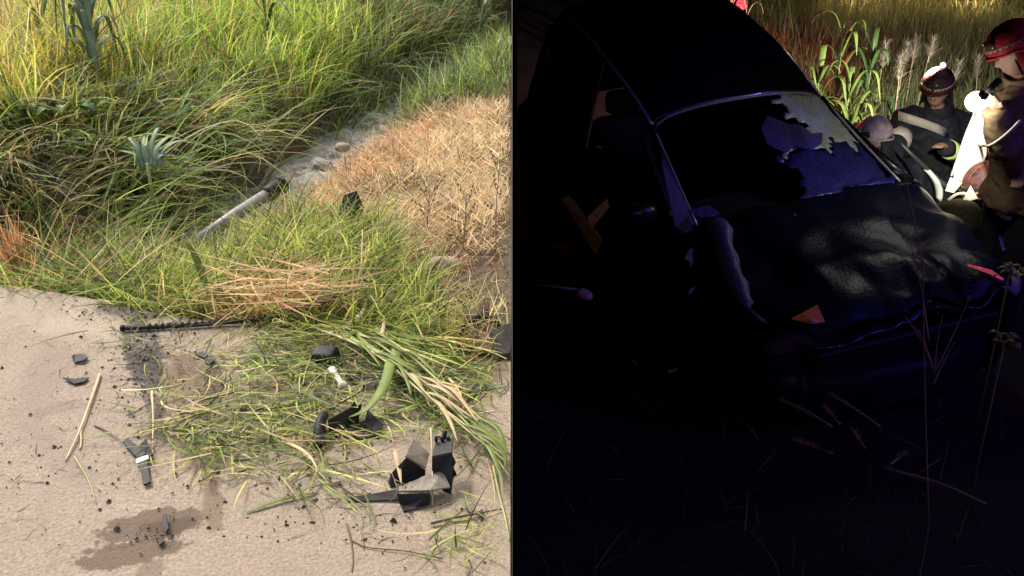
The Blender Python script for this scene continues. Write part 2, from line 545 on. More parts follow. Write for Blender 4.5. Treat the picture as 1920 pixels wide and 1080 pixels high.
col = np.where((r < lft * .75)[:, None], yel, col)
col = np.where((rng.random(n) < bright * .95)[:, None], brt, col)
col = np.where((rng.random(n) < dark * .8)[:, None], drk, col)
col = np.where(((patch < -.35) & (rng.random(n) < .6))[:, None], pick([STRAW_D, S(120, 96, 62), GREYG], n), col)
hh = rng.uniform(.28, .62, n) * (1 + .35 * p2) * np.where(s < 1.0, .8, 1)
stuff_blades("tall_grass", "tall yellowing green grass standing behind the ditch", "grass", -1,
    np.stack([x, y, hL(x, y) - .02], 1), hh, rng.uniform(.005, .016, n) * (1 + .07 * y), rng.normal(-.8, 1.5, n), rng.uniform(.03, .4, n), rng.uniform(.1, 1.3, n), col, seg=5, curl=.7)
x, y = area(2600, -7.2, -.02, 5.8, 12)
s = ditch_s(x, y); keep = (s > 1.0) & (np.abs(x) < y * .53 + .2); x, y = x[keep], y[keep]; n = len(x)
stuff_blades("dry_stems", "thin dry upright stems standing among the tall grass", "dry stems", -1,
    np.stack([x, y, hL(x, y)], 1), rng.uniform(.4, .85, n), rng.uniform(.006, .011, n), rng.uniform(0, 6.28, n), rng.uniform(.0, .25, n), rng.uniform(0, .5, n), pick([STRAW, STRAW_D, S(190, 170, 110), S(120, 100, 66), G_YEL], n), seg=4, taper=4.0, curl=.5)

# combed-over grass on the far bank, hanging down to the ditch
x, y = area(70000, -4.6, -.02, 3.9, 12.0)
s = ditch_s(x, y)
keep = (s > .12) & (s < 1.45) & (np.abs(x) < y * .53 + .3) & ((s > .36) | (rng.random(len(x)) < .10) | (y < 4.9)) & (rng.random(len(x)) < np.where(y < 6.1 + .5 * nz(x, y * 0, 2), np.clip(1.3 - (y - 4) * .1, .35, 1), .16))
x, y, s = x[keep], y[keep], s[keep]; n = len(x)
e = .02
gx = (ditch_s(x + e, y) - s) / e; gy = (ditch_s(x, y + e) - s) / e
down = np.arctan2(-gy, -gx)
tid = (np.floor(x / .16 + .5 * nz(x, y, 5)) * 73 + np.floor(y / .2 + .5 * nz(y, x, 5)) * 37).astype(int) % 997
taz = rng.normal(0, .75, 997)[tid]; tdark = rng.uniform(.35, 1.4, 997)[tid]; tlen = rng.uniform(.7, 1.3, 997)[tid]
az = down + taz + rng.normal(0, .4, n) + .3
tuft = nz(x, y, 4.0, .5)
dry = .8 * np.exp(-(((x + 2.45) / .3) ** 2 + ((y - 4.75) / .35) ** 2)) + .3 * (nz(x, y, 2.2, 5) > .5)
col = pick([G_DARK, G_MID, G_LIGHT, G_BLUE, GREYG], n, [.28, .34, .16, .14, .08])
col = np.where((rng.random(n) < dry * .7)[:, None], pick([STRAW, STRAW_D, S(196, 160, 104)], n), col)
col = np.where((rng.random(n) < .12)[:, None], pick([STRAW, STRAW_D], n), col)
stuff_blades("bank_grass", "long combed-over green grass hanging down the ditch bank", "grass", -1,
    np.stack([x, y, hL(x, y) - .01], 1), rng.uniform(.22, .62, n) * (1 + .2 * tuft) * tlen, rng.uniform(.006, .021, n), az,
    rng.uniform(.4, 1.25, n), rng.uniform(.5, 1.5, n), col * np.clip(tdark, .5, 1.3)[:, None], seg=5, curl=.6)

x, y = area(16000, -1.9, -.01, 4.9, 11)
s = ditch_s(x, y)
op = np.clip(np.exp(-((y - 6.0) / .85) ** 2) * 1.2 + np.exp(-((y - 8.9) / .6) ** 2) * 1.05, 0, 1)
keep = (np.abs(s + .02) < .42) & (rng.random(len(x)) > np.clip(op + .3 * nz(x, y, 5, 2) + .12, 0.25, .985)) & (np.abs(x) < y * .5)
x, y = x[keep], y[keep]; n = len(x)
stuff_blades("ditch_grass", "dark green and grey grass clumps growing in the muddy ditch", "grass", -1,
    np.stack([x, y, hL(x, y)], 1), rng.uniform(.12, .38, n), rng.uniform(.006, .013, n), rng.normal(-.8, 1.2, n), rng.uniform(.1, .9, n), rng.uniform(.3, 1.2, n),
    pick([G_DARK, G_BLUE, GREYG, S(90, 84, 60), G_MID], n, [.3, .22, .2, .14, .14]), seg=4, curl=.7)
# straw and dead stems tangled over the bank's foot at the left
x, y = area(7000, -3.2, -1.5, 3.6, 4.8)
s = ditch_s(x, y); e_ = y - y_edge(x)
keep = (e_ > .03) & (s < .3) & (e_ < .75)
x, y = x[keep], y[keep]; n = len(x)
col = pick([STRAW, STRAW_D, G_MID, G_DARK, S(84, 78, 60), G_LIGHT], n, [.12, .12, .26, .28, .12, .10])
org = np.exp(-(((x + 2.18) / .12) ** 2 + ((y - 4.15) / .35) ** 2))
col = np.where((rng.random(n) < org)[:, None], pick([S(200, 134, 90), S(184, 124, 88)], n), col)
stuff_blades("tangled_straw", "tangled straw and dark stems filling the ditch corner by the road edge", "straw", -1,
    np.stack([x, y, np.maximum(hL(x, y), -.35) + rng.uniform(0, .12, n)], 1), rng.uniform(.15, .5, n), rng.uniform(.004, .010, n), rng.uniform(0, 6.28, n),
    rng.uniform(.5, 1.5, n), rng.uniform(0, .6, n), col, seg=4)

# dry slope right of the ditch
x, y = area(90000, -2.0, -.006, 3.05, 10.5)
s = ditch_s(x, y); e_ = y - y_edge(x)
frontgreen = np.clip((4.35 + .35 * nz(x, y * 0, 3.0) - y) * 2.0, 0, 1)
keep = (s < -.30) & (e_ > .05) & (y < 7.4 + .35 * nz(x, y, 2.5)) & (rng.random(len(x)) > frontgreen * .8) & (rng.random(len(x)) < np.clip(1.3 - (y - 3.5) * .09, .35, 1))
x, y, s = x[keep], y[keep], s[keep]; n = len(x)
col = pick([S(212, 188, 150), S(226, 204, 168), STRAW_D, S(204, 172, 132), S(146, 124, 92), GREYG], n, [.3, .24, .12, .2, .08, .06])
org = np.exp(-((s + .55) / .25) ** 2) * ((y > 4.6) & (y < 6.6))
col = np.where((rng.random(n) < org * .4)[:, None], pick([S(206, 158, 116), S(208, 150, 108), S(214, 172, 130)], n), col)
brn = np.clip((4.5 - y) / .6, 0, 1) * np.clip((x + .75) / .3, 0, 1)
col = np.where((rng.random(n) < brn * .75)[:, None], pick([S(120, 92, 70), S(92, 72, 58), S(168, 132, 98)], n), col)
dk = (nz(x, y, 3.1, 7) > .4) & (rng.random(n) < .5)
col = np.where(dk[:, None], pick([S(112, 98, 62), S(92, 84, 54)], n), col)
stuff_blades("dry_grass", "short sun-bleached dry grass covering the slope right of the ditch", "dry grass", -1,
    np.stack([x, y, hL(x, y) - .004], 1), rng.uniform(.06, .22, n), rng.uniform(.003, .007, n) * (1 + .08 * y), rng.uniform(0, 6.28, n),
    rng.uniform(.7, 1.5, n), rng.uniform(-.2, .5, n), col, seg=3, curl=.8)

x, y = area(9000, -1.0, -.01, 6.7, 12.0)
s = ditch_s(x, y); keep = (s < -.15) & (y > 6.95 + .3 * nz(x, y, 2.5)); x, y = x[keep], y[keep]; n = len(x)
stuff_blades("far_verge_grass", "dark mixed grass beyond the dry slope at the top right of the day half", "grass", -1,
    np.stack([x, y, hL(x, y) - .01], 1), rng.uniform(.12, .5, n), rng.uniform(.008, .02, n), rng.normal(-.8, 1.5, n), rng.uniform(.05, .8, n), rng.uniform(.2, 1.2, n),
    pick([G_DARK, G_BLUE, G_MID, GREYG, G_LIGHT], n, [.28, .2, .24, .16, .12]), seg=4, curl=.7)
# lush green grass between the road edge and the dry slope
x, y = area(26000, -2.0, -.01, 3.0, 5.0)
e_ = y - y_edge(x); s = ditch_s(x, y)
lim = 4.45 + .3 * nz(x, y * 0, 3.3) - np.clip((x + .62) / .5, 0, 1) * 1.25
keep = (e_ > -.02) & (y < lim) & (s < -.12) & ((nz(x, y, 4.5, 2) > -.5) | (rng.random(len(x)) < .3))
x, y = x[keep], y[keep]; n = len(x)
col = pick([G_MID, G_LIGHT, G_YEL, G_DARK, STRAW, GREYG], n, [.25, .24, .12, .18, .13, .08])
sd = np.exp(-(((x + .98) / .22) ** 2 + ((y - 3.45) / .15) ** 2))
col = np.where((rng.random(n) < sd * .85)[:, None], pick([STRAW, S(216, 182, 140), S(192, 152, 112)], n), col)
stuff_blades("verge_grass", "lush green grass along the edge of the concrete road", "grass", -1,
    np.stack([x, y, hL(x, y) - .005], 1), rng.uniform(.12, .36, n), rng.uniform(.004, .011, n), rng.normal(-1.0, 1.3, n),
    rng.uniform(.15, 1.25, n), rng.uniform(.3, 1.3, n), col * np.where(nz(x, y, 7, 3) < -.3, .6, 1)[:, None], seg=4, curl=.8)

# cut and crushed grass strewn over the concrete
def strew(n, cx, cy, rx, ry, rot=0):
    a = rng.normal(0, .5, n); b = rng.normal(0, .5, n)
    c, s_ = math.cos(rot), math.sin(rot)
    pts = [pix(cx + (u * rx * c - v * ry * s_), cy + (u * rx * s_ + v * ry * c)) for u, v in zip(a, b)]
    return np.array([tuple(p) for p in pts])
L = [strew(1700, 720, 650, 210, 60, .15), strew(720, 570, 690, 190, 70), strew(480, 530, 790, 230, 70, .05), strew(240, 390, 825, 110, 60, .4),
     strew(380, 800, 760, 190, 34, .65), strew(70, 560, 900, 150, 45, .1), strew(90, 880, 1010, 110, 60), strew(50, 250, 640, 200, 90), strew(60, 900, 720, 110, 30)]
R0 = np.concatenate(L); R0 = R0[(R0[:, 0] < -.02) & (R0[:, 1] < y_edge(R0[:, 0]) + .1)]
n = len(R0)
R0[:, 2] = .004 + np.abs(rng.normal(0, .012, n))
col = pick([G_MID, G_LIGHT, G_DARK, STRAW, G_YEL, S(60, 62, 38), GREYG], n, [.2, .14, .2, .13, .06, .17, .10])
az = rng.normal(-.55, .8, n) + np.where(rng.random(n) < .35, rng.uniform(0, 6.28, n), 0)
stuff_blades("grass_clippings", "cut and crushed grass strewn over the concrete", "clippings", -1,
    R0, rng.uniform(.04, .24, n), rng.uniform(.0025, .0075, n), az, rng.uniform(1.3, 1.55, n), rng.uniform(-.05, .2, n), col, seg=5, curl=.9)
L = [strew(95, 710, 645, 190, 40, .2), strew(60, 850, 775, 150, 22, .65), strew(8, 480, 800, 150, 50, .2)]
R0 = np.concatenate(L); R0 = R0[(R0[:, 0] < -.05) & (np.hypot(R0[:, 0] + .42, R0[:, 1] - 2.72) > .16) & (np.hypot(R0[:, 0] + .32, R0[:, 1] - 2.42) > .22) & (R0[:, 1] < y_edge(R0[:, 0]) + .1)]; n = len(R0); R0[:, 2] = .01 + np.abs(rng.normal(0, .02, n))
stuff_blades("flattened_stems", "long flattened reed stems tangled over the concrete beside the debris", "stems", -1,
    R0, rng.uniform(.2, .48, n), rng.uniform(.005, .011, n), rng.normal(-.65, .3, n), rng.uniform(1.42, 1.56, n), rng.uniform(0, .12, n), pick([G_LIGHT, G_MID, STRAW, G_YEL, G_DARK], n), seg=6, curl=.35, taper=3)
# fine dark twigs and roots on the concrete
L = [strew(120, 120, 720, 300, 220), strew(160, 290, 650, 90, 90), strew(70, 780, 960, 260, 90), strew(180, 480, 760, 200, 90), strew(20, 60, 980, 160, 110)]
R0 = np.concatenate(L); R0 = R0[(R0[:, 0] < -.02) & (R0[:, 1] < y_edge(R0[:, 0]) - .02)]; n = len(R0); R0[:, 2] = .003
stuff_blades("fine_twigs", "fine dark twigs and root threads scattered on the concrete", "twigs", -1,
    R0, rng.uniform(.015, .09, n), rng.uniform(.0012, .003, n), rng.uniform(0, 6.28, n), 1.5, rng.uniform(-.02, .1, n), pick([S(74, 62, 48), S(110, 92, 66), S(60, 60, 44)], n), seg=5, curl=.7)
# soil crumbs
pts = np.concatenate([strew(420, 265, 655, 50, 130), strew(160, 230, 585, 120, 40), strew(210, 200, 700, 340, 240), strew(420, 560, 780, 280, 130), strew(200, 700, 940, 320, 110), strew(110, 200, 900, 300, 160), strew(50, 300, 1000, 60, 40), strew(90, 395, 690, 70, 80)])
pts = pts[(pts[:, 0] < -.02) & (pts[:, 1] < y_edge(pts[:, 0]) - .03)]
V, F = [], []
for p in pts:
    r_ = abs(random.gauss(0, .0022)) + .0009 + (random.random() < .04) * .004
    k = len(V)
    for a in range(4):
        an = a * 1.571 + random.random()
        V.append((p[0] + r_ * random.uniform(.6, 1.4) * math.cos(an), p[1] + r_ * random.uniform(.6, 1.4) * math.sin(an), .0025))
    V.append((p[0], p[1], .003 + r_ * random.uniform(.5, 1.1)))
    F += [(k, k + 1, k + 4), (k + 1, k + 2, k + 4), (k + 2, k + 3, k + 4), (k + 3, k, k + 4)]
o = link("soil_crumbs", pmesh(V, F), M['soil_crumb'], smooth=False)
tag(o, "dark crumbs of soil and oil scattered on the concrete", "soil", kind="stuff")
#NEXT
# ================================================================== DAY HALF: things
def up(px, py, h):
    """point standing h above the ground under a pixel"""
    p = pix(px, py, 0); return Vector((p.x, p.y, h))
def on(px, py, h=0.003):
    """ground point on the concrete lifted by h"""
    return up(px, py, h)

def leaf_strip(name, pts, width, mat, parent=None, fold=.25, m=6):
    c = catmull(pts, m); n = len(c); V, F = [], []
    for i, p in enumerate(c):
        t = (c[min(i + 1, n - 1)] - c[max(i - 1, 0)]).normalized()
        sd = t.cross(Vector((0, 0, 1)))
        if sd.length < .1: sd = t.cross(Vector((0, 1, 0)))
        sd.normalize(); up_ = sd.cross(t)
        u = i / (n - 1)
        w = width * .5 * (min(1, .35 + 3 * u) * (1 - u ** 3) + .02)
        V += [p - sd * w + up_ * w * fold, p, p + sd * w + up_ * w * fold]
    for i in range(n - 1):
        for k in range(2): F.append((i * 3 + k, i * 3 + k + 1, (i + 1) * 3 + k + 1, (i + 1) * 3 + k))
    o = link(name, pmesh(V, F), mat, parent, None if parent else base_of(V))
    md = o.modifiers.new("solid", 'SOLIDIFY'); md.thickness = .0012
    return o

# grey pipe lying in the ditch
a, b = pix(372, 452, -.10), pix(505, 362, -.02)
T = thing("drain_pipe", (a + b) / 2, "grey plastic pipe lying aslant in the ditch", "pipe")
d = (b - a).normalized()
tube("barrel", [a, a.lerp(b, .5) + Vector((0, 0, .006)), b], .030, M['pipe'], T, 14)
tube("socket", [b - d * .03, b + d * .005, b + d * .09], [.036, .040, .039], M['plastic'], T, 14)
tube("rim", [b + d * .086, b + d * .10], [.046, .046], M['plastic_dusty'], T, 14)

# black trim strip with ribs lying across the road edge
pl = catmull([on(234, 622, .014), on(330, 617, .012), on(430, 610, .013), on(520, 603, .02), on(600, 593, .05), on(700, 577, .10)], 8)
T = thing("trim_strip", base_of(pl), "long thin black ribbed rubber strip lying across the road edge", "trim strip")
tube("strip", pl, [.0085] * len(pl), M['rubber'], T, 8)
for i in range(4, 34):
    p = pl[0].lerp(pl[-1], 0) if False else pl[min(i, len(pl) - 1)]
    t = (pl[min(i + 1, len(pl) - 1)] - pl[max(i - 1, 0)]).normalized()
    tube("rib", [p - t * .004 + Vector((0, 0, .004)), p + t * .004 + Vector((0, 0, .004))], .0108, M['rubber'], T, 8)
tube("end_cap", [pl[0], pl[0] + (pl[0] - pl[1]).normalized() * .012], .012, M['plastic'], T, 10)

# big broken bracket in the right foreground
T = thing("broken_bracket", on(770, 915, 0), "large broken black bracket with grey lit top, nearest the foreground right", "plastic debris")
sheet("strip", [on(651, 938, .010), on(688, 935, .012), on(748, 930, .022), on(748, 941, .006), on(688, 943, .004), on(651, 944, .003)], [(0, 1, 4, 5), (1, 2, 3, 4)], .006, M['plastic_dusty'], T, .0015)
sheet("front_plate", [up(746, 944, .030), up(808, 946, .036), up(806, 949, .003), up(772, 957, .002), up(757, 961, .002), up(750, 948, .003)], [(0, 1, 2, 3, 5), (3, 4, 5)], .006, M['plastic'], T, .001)
sheet("top_plate", [up(746, 942, .034), up(808, 944, .040), up(845, 932, .030), up(832, 912, .048), up(800, 915, .040), up(765, 924, .026), up(748, 928, .024)], [(0, 1, 4, 5, 6), (1, 2, 3, 4)], .005, M['plastic_toplit'], T, .001)
sheet("gable_plate", [up(736, 902, .028), up(764, 909, .086), up(799, 905, .040), up(795, 906, .008), up(769, 908, .010), up(759, 912, .004), up(744, 908, .004)], [(0, 1, 2, 3, 4, 5, 6)], .006, M['plastic'], T, .001)
sheet("gable_lid", [up(762, 909, .090), up(799, 905, .045), up(806, 880, .052), up(776, 872, .085)], [(0, 1, 2, 3)], .005, M['plastic_toplit'], T, .001)
sheet("upright_plate", [up(812, 910, .090), up(850, 908, .100), up(852, 910, .040), up(846, 930, .004), up(832, 926, .008), up(810, 914, .020)], [(0, 1, 2, 3, 4, 5)], .007, M['plastic'], T, .001)
sheet("upright_fold", [up(812, 910, .090), up(850, 908, .100), up(852, 880, .104), up(818, 882, .088)], [(0, 1, 2, 3)], .006, M['plastic'], T, .001)
tube("peg", [up(835, 878, .09), up(836, 874, .115)], .007, M['plastic'], T, 8)
sheet("side_rib", [up(735, 905, .030), up(742, 914, .004), up(733, 916, .003), up(728, 909, .006)], [(0, 1, 2, 3)], .005, M['plastic'], T, .001)

for k in range(4):
    sheet("rib", [up(756 + 12 * k, 941, .032), up(760 + 12 * k, 941, .032), up(762 + 12 * k, 930, .034), up(758 + 12 * k, 930, .034)], [(0, 1, 2, 3)], .006, M['plastic_toplit'], T, .001)
for k in range(3):
    tube("clip", [up(820 + 11 * k, 884, .096), up(820 + 11 * k, 884, .112)], [.004, .006], M['plastic'], T, 6)
sheet("torn_edge", [up(848, 909, .10), up(856, 911, .075), up(851, 912, .06), up(857, 914, .04), up(850, 914, .03), up(848, 911, .05)], [(0, 1, 2, 5), (5, 2, 3, 4)], .004, M['plastic'], T)
sheet("torn_edge", [up(795, 906, .035), up(803, 907, .022), up(799, 908, .014), up(804, 909, .004), up(793, 908, .006)], [(0, 1, 2, 3, 4)], .004, M['plastic'], T)
# black bent bracket left of it
T = thing("bent_bracket", on(650, 815, 0), "bent black bracket half under a pale green leaf, beyond the large broken one", "plastic debris")
sheet("back_plate", [up(617, 815, .050), up(660, 797, .062), up(676, 792, .050), up(672, 800, .012), up(640, 818, .004), up(620, 826, .003)], [(0, 1, 4, 5), (1, 2, 3, 4)], .007, M['plastic'], T, .001)
sheet("floor_plate", [on(640, 818, .010), on(672, 800, .012), on(700, 800, .030), on(718, 805, .014), on(706, 822, .006), on(675, 826, .008)], [(0, 1, 4, 5), (1, 2, 3, 4)], .006, M['plastic_dusty'], T, .001)
sheet("shard", [on(690, 792, .045), on(719, 808, .020), on(708, 826, .004), on(684, 812, .030)], [(0, 1, 2, 3)], .006, M['plastic'], T, .001)
tube("post", [up(601, 842, .008), up(600, 832, .030), up(603, 818, .050), up(612, 808, .058)], [.019, .018, .016, .014], M['plastic'], T, 10)
tube("collar", [up(601, 838, .016), up(600, 834, .026)], .022, M['plastic_dusty'], T, 10)

sheet("torn_edge", [up(660, 797, .064), up(668, 795, .078), up(672, 794, .060), up(681, 792, .066), up(678, 793, .045)], [(0, 1, 2), (2, 3, 4)], .004, M['plastic'], T)
for k in range(3):
    sheet("rib", [on(676 + 11 * k, 806, .026), on(680 + 11 * k, 806, .026), on(682 + 11 * k, 818, .016), on(678 + 11 * k, 818, .016)], [(0, 1, 2, 3)], .006, M['plastic'], T)
# rounded black block
c = on(611, 684, .030)
V, F = box_geo((0, 0, 0), (.098, .075, .058), Matrix.Rotation(rad(-8), 3, 'Z') @ Matrix.Rotation(rad(10), 3, 'X'))
for i, v in enumerate(V):
    if v.z > 0: v.x *= .82; v.y *= .8
    if v.x > 0 and v.y < 0: v.x *= .85
V = [v + c for v in V]
T = thing("black_block", base_of(V), "rounded solid black block lying in cut grass beside the ivory peg", "plastic debris")
o = link("housing", pmesh(V, F), M['plastic'], T, smooth=True)
md = o.modifiers.new("bev", 'BEVEL'); md.width = .012; md.segments = 3
box("lug", on(640, 692, .02), (.016, .02, .014), M['plastic'], T, bevel=.003)

# ivory peg
a, b = on(624, 708, .028), on(644, 734, .022)
T = thing("ivory_peg", base_of([a, b]), "small ivory bone-shaped peg in front of the black block", "peg")
tube("shaft", [a, a.lerp(b, .3), a.lerp(b, .7), b], [.013, .009, .009, .014], M['bone'], T, 10)
V, F = ell_geo(a, (.015, .012, .012)); link("knob", pmesh(V, F), M['bone'], T)
V, F = ell_geo(b, (.016, .012, .014)); link("knob", pmesh(V, F), M['bone'], T)
sheet("grey_shard", [on(640, 702, .02), on(655, 700, .03), on(705, 728, .02), on(700, 736, .006), on(660, 722, .008)], [(0, 1, 4), (1, 2, 3, 4)], .006, M['plastic_dusty'], None, .001)
tag(bpy.data.objects["grey_shard"], "slim dusty dark grey shard behind the ivory peg", "plastic debris")

# the clip of two black strips on the bare concrete
T = thing("strip_clip", on(262, 872, 0), "two short black strips joined by a pale clip on bare concrete", "plastic debris")
sheet("strip", [on(231, 836, .012), on(242, 830, .014), on(277, 860, .016), on(262, 870, .010)], [(0, 1, 2, 3)], .007, M['plastic'], T, .0015)
sheet("strip", [on(262, 874, .012), on(278, 872, .014), on(284, 910, .010), on(270, 914, .008)], [(0, 1, 2, 3)], .008, M['plastic'], T, .0015)
sheet("fin", [on(262, 842, .008), on(276, 836, .022), on(288, 862, .016), on(276, 868, .006)], [(0, 1, 2, 3)], .006, M['plastic'], T, .001)
sheet("clip", [on(256, 870, .014), on(280, 864, .019), on(281, 870, .016), on(257, 877, .012)], [(0, 1, 2, 3)], .006, M['bone'], T, .001)

# flat chips
def chip(pl, label, z=.004, th=.004, mat='plastic'):
    vs = [on(x, y, z + random.uniform(0, .008)) for x, y in pl]
    o = sheet("plastic_chip", vs, [tuple(range(len(vs)))], th, M[mat], None, .0008)
    return tag(o, label, "plastic chip", "flat chips on the concrete")
chip([(135, 672), (142, 667), (158, 668), (166, 675), (158, 682), (140, 683)], "roundish flat black chip lying above the slim pointed one")
chip([(118, 712), (140, 713), (168, 711), (160, 720), (140, 724)], "slim pointed black chip below the roundish one on bare concrete")
chip([(366, 668), (380, 664), (392, 672), (384, 676)], "small black chip on the brown stain right of the wet track")
chip([(382, 678), (398, 672), (406, 678), (395, 686)], "small dark chip touching the brown stain, right of its twin", mat='plastic_dusty')
chip([(626, 908), (640, 907), (640, 913), (627, 914)], "tiny black chip left of the large broken bracket")
chip([(890, 968), (905, 960), (908, 975)], "small grey triangular chip by the brown twig at lower right", mat='plastic_dusty')
chip([(306, 975), (314, 972), (318, 1000), (312, 1010), (306, 995)], "long dark chip standing in the oily blot", .008)
chip([(296, 1016), (306, 1012), (310, 1022), (300, 1028)], "small round dark chip in the oily blot", .005, mat='rubber')

# black housing buried in dry roots at the right
T = thing("buried_housing", on(915, 655, 0), "broken black housing half buried in dry roots beside the partition", "plastic debris")
V, F = [], []
c0 = on(902, 640, .0)
for i in range(9):
    an = math.pi * i / 8
    for k, (yy, sc) in enumerate(((0, 1.0), (.09, .92), (.16, .6))):
        V.append(c0 + Vector((-.075 * math.cos(an) * sc, yy, .095 * math.sin(an) * sc)))
for i in range(8):
    for k in range(2): F.append((i * 3 + k, i * 3 + k + 1, (i + 1) * 3 + k + 1, (i + 1) * 3 + k))
sheet("shell", V, F, .008, M['plastic'], T, smooth=True)
sheet("lip", [on(878, 640, .05), on(905, 628, .075), on(925, 645, .05), on(922, 668, .02), on(890, 664, .015)], [(0, 1, 2, 3, 4)], .007, simple("muddy_plastic", (.13, .095, .07), .85, nscale=20, bump=.5), T, .002)
sheet("flange", [on(918, 650, .06), on(957, 640, .07), on(957, 672, .02), on(925, 678, .012)], [(0, 1, 2, 3)], .008, M['plastic_dusty'], T, .002)
n = 260
p = np.array([tuple(on(rng.normal(905, 28), rng.normal(640, 26), abs(rng.normal(.05, .04)))) for _ in range(n)])
stuff_blades("dry_roots", "pale dry root threads tangled over the buried black housing", "roots", -1,
    p, rng.uniform(.05, .2, n), rng.uniform(.002, .005, n), rng.uniform(0, 6.28, n), rng.uniform(.6, 1.7, n), rng.uniform(-.8, .8, n), pick([STRAW, S(180, 146, 112), S(120, 94, 72)], n), seg=4)

# dark scrap in the dry grass and a stone
sheet("dark_scrap", [up(632, 412, .0), up(648, 405, .10), up(672, 404, .12), up(684, 410, .05), up(670, 416, .0)], [(0, 1, 2, 3, 4)], .02, M['plastic'], None, .004)
tag(bpy.data.objects["dark_scrap"], "dark plastic scrap poking out of dry grass above the green verge", "plastic debris")
def stone(px, py, r, label, seed):
    c = pix(px, py, -.02); V, F = ell_geo((0, 0, 0), (r, r * .8, r * .6), None, 14, 9)
    V = [v * (1 + .22 * mnoise.noise(v * (2.2 / r) * .6 + Vector((seed, 0, 0)))) + c for v in V]
    o = link("stone", pmesh(V, F), M['stone'], None, base_of(V)); tag(o, label, "stone", "stones by the ditch")
stone(828, 500, .075, "grey-brown stone in the dry grass above the buried housing", 1)
G = []
for i in range(26):
    t = random.uniform(.30, .86); p = cl[int(t * (len(cl) - 1))]
    c = Vector((min(-.12, p.x + random.uniform(-.22, .2)), p.y + random.uniform(-.1, .1), -.29)); r = random.uniform(.04, .12)
    V, F = ell_geo((0, 0, 0), (r, r * random.uniform(.6, 1), r * random.uniform(.35, .6)), Matrix.Rotation(random.uniform(0, 3), 3, 'Z'), 12, 8)
    G.append(([v * (1 + .5 * mnoise.noise(v * (1.6 / r) + Vector((i * 3, 0, 0)))) + c for v in V], F))
o = link("ditch_rubble", pmesh(*merge(*G)), M['rubble'], smooth=False)
tag(o, "rough grey mud and rubble in the ditch bed", "rubble", kind="stuff")
stone(642, 276, .045, "small pale stone at the muddy water's edge", 4)

# fallen leaves and stalks
def fallen(name, label, pts, width, mat, cat, group=None):
    o = leaf_strip(name, [on(*p) for p in pts], width, M[mat]); return tag(o, label, cat, group)
fallen("fallen_leaf", "broad green leaf arching over the bent black bracket, its tip pale", [(738, 672, .02), (736, 710, .07), (722, 765, .075), (690, 800, .06), (642, 806, .035)], .034, 'green_leaf', "leaf")
fallen("fallen_leaf", "pale dry curled leaf lying above the black block", [(612, 642, .03), (645, 632, .035), (675, 616, .05), (688, 596, .06)], .026, 'pale_leaf', "leaf")
fallen("fallen_leaf", "narrow pale leaf standing right of the curled dry leaf", [(700, 680, .01), (710, 660, .03), (720, 640, .05), (722, 618, .06)], .018, 'pale_leaf', "leaf")
fallen("fallen_leaf", "short yellow-green leaf pointing down beside the broad green one", [(742, 680, .06), (744, 700, .05), (740, 722, .012)], .03, 'green_leaf', "leaf")
fallen("fallen_leaf", "blue-green leaf lying flat by the partition below the dry roots", [(820, 742, .008), (860, 738, .01), (905, 732, .012), (948, 724, .01)], .026, 'blue_leaf', "leaf")
fallen("fallen_leaf", "green leaf curving right of the broad leaf's bend", [(722, 775, .012), (745, 782, .02), (775, 778, .03), (800, 762, .02)], .018, 'green_leaf', "leaf")
fallen("fallen_leaf", "dark green leaf lying left of the black block", [(500, 640, .01), (530, 650, .014), (570, 655, .018)], .024, 'deep_leaf', "leaf")
fallen("fallen_leaf", "green leaf pair tip lying at the lower middle of the concrete", [(462, 965, .006), (510, 948, .010), (570, 932, .008), (600, 926, .004)], .012, 'green_leaf', "leaf")
fallen("fallen_leaf", "pale yellow blade leaning on the large broken bracket", [(742, 880, .06), (748, 900, .055), (754, 930, .035)], .016, 'straw_leaf', "leaf")
bund = [((560, 615), (660, 660), (760, 720), (860, 800), (957, 880)), ((600, 612), (690, 655), (790, 735), (880, 815), (955, 868)), ((640, 640), (720, 690), (800, 752), (900, 850), (957, 915)),
        ((590, 632), (700, 690), (790, 770), (870, 828), (950, 880)), ((700, 640), (760, 690), (830, 760), (900, 820), (957, 850)), ((660, 660), (740, 715), (810, 790), (880, 850), (955, 900))]
wh = ["topmost", "second", "third", "fourth", "fifth", "lowest"]
order = [4, 1, 0, 3, 5, 2]
for i, st in enumerate(bund):
    pts = [on(x, y, .02 + .03 * math.sin(3.1 * k / 4) + .006 * i) for k, (x, y) in enumerate(st)]
    T = thing("cut_reed", pts[0], "long cut green reed, %s of the six running down to the partition" % wh[order[i]], "reed", "cut reeds lying in a bundle")
    tube("stem", catmull(pts, 6), [.0045 - .0001 * k for k in range(25)], M['stem_green'] if i % 3 else M['stem_straw'], T, 6)
    for k in range(3):
        q = pts[1 + k]; e2 = (pts[min(4, 2 + k)] - q); e2 = e2.normalized() * .24 if e2.length > 1e-6 else Vector((.1, -.2, 0)); sd = Vector((-e2.y, e2.x, 0)) * random.uniform(-.22, .22)
        lp = [q, q + e2 * .35 + sd * .3 + Vector((0, 0, .02)), q + e2 * .7 + sd * .7 + Vector((0, 0, .012)), q + e2 + sd * 1.2]
        lp = [Vector((min(v_.x, -.02), v_.y, max(v_.z, .006))) for v_ in lp]
        leaf_strip("leaf", lp, .013, M['green_leaf'] if k != 1 else M['straw_leaf'], T)
def twig(name, label, pts, r, mat, cat="twig", side=None):
    c = catmull([on(*p) for p in pts], 6)
    T = thing(name, base_of(c), label, cat)
    tube("stem", c, [r * (1 - .6 * i / (len(c) - 1)) for i in range(len(c))], M[mat], T, 6)
    for p in side or []:
        tube("twig", catmull([on(*q) for q in p], 4), [r * .5] * (4 * (len(p) - 1) + 1), M[mat], T, 5)
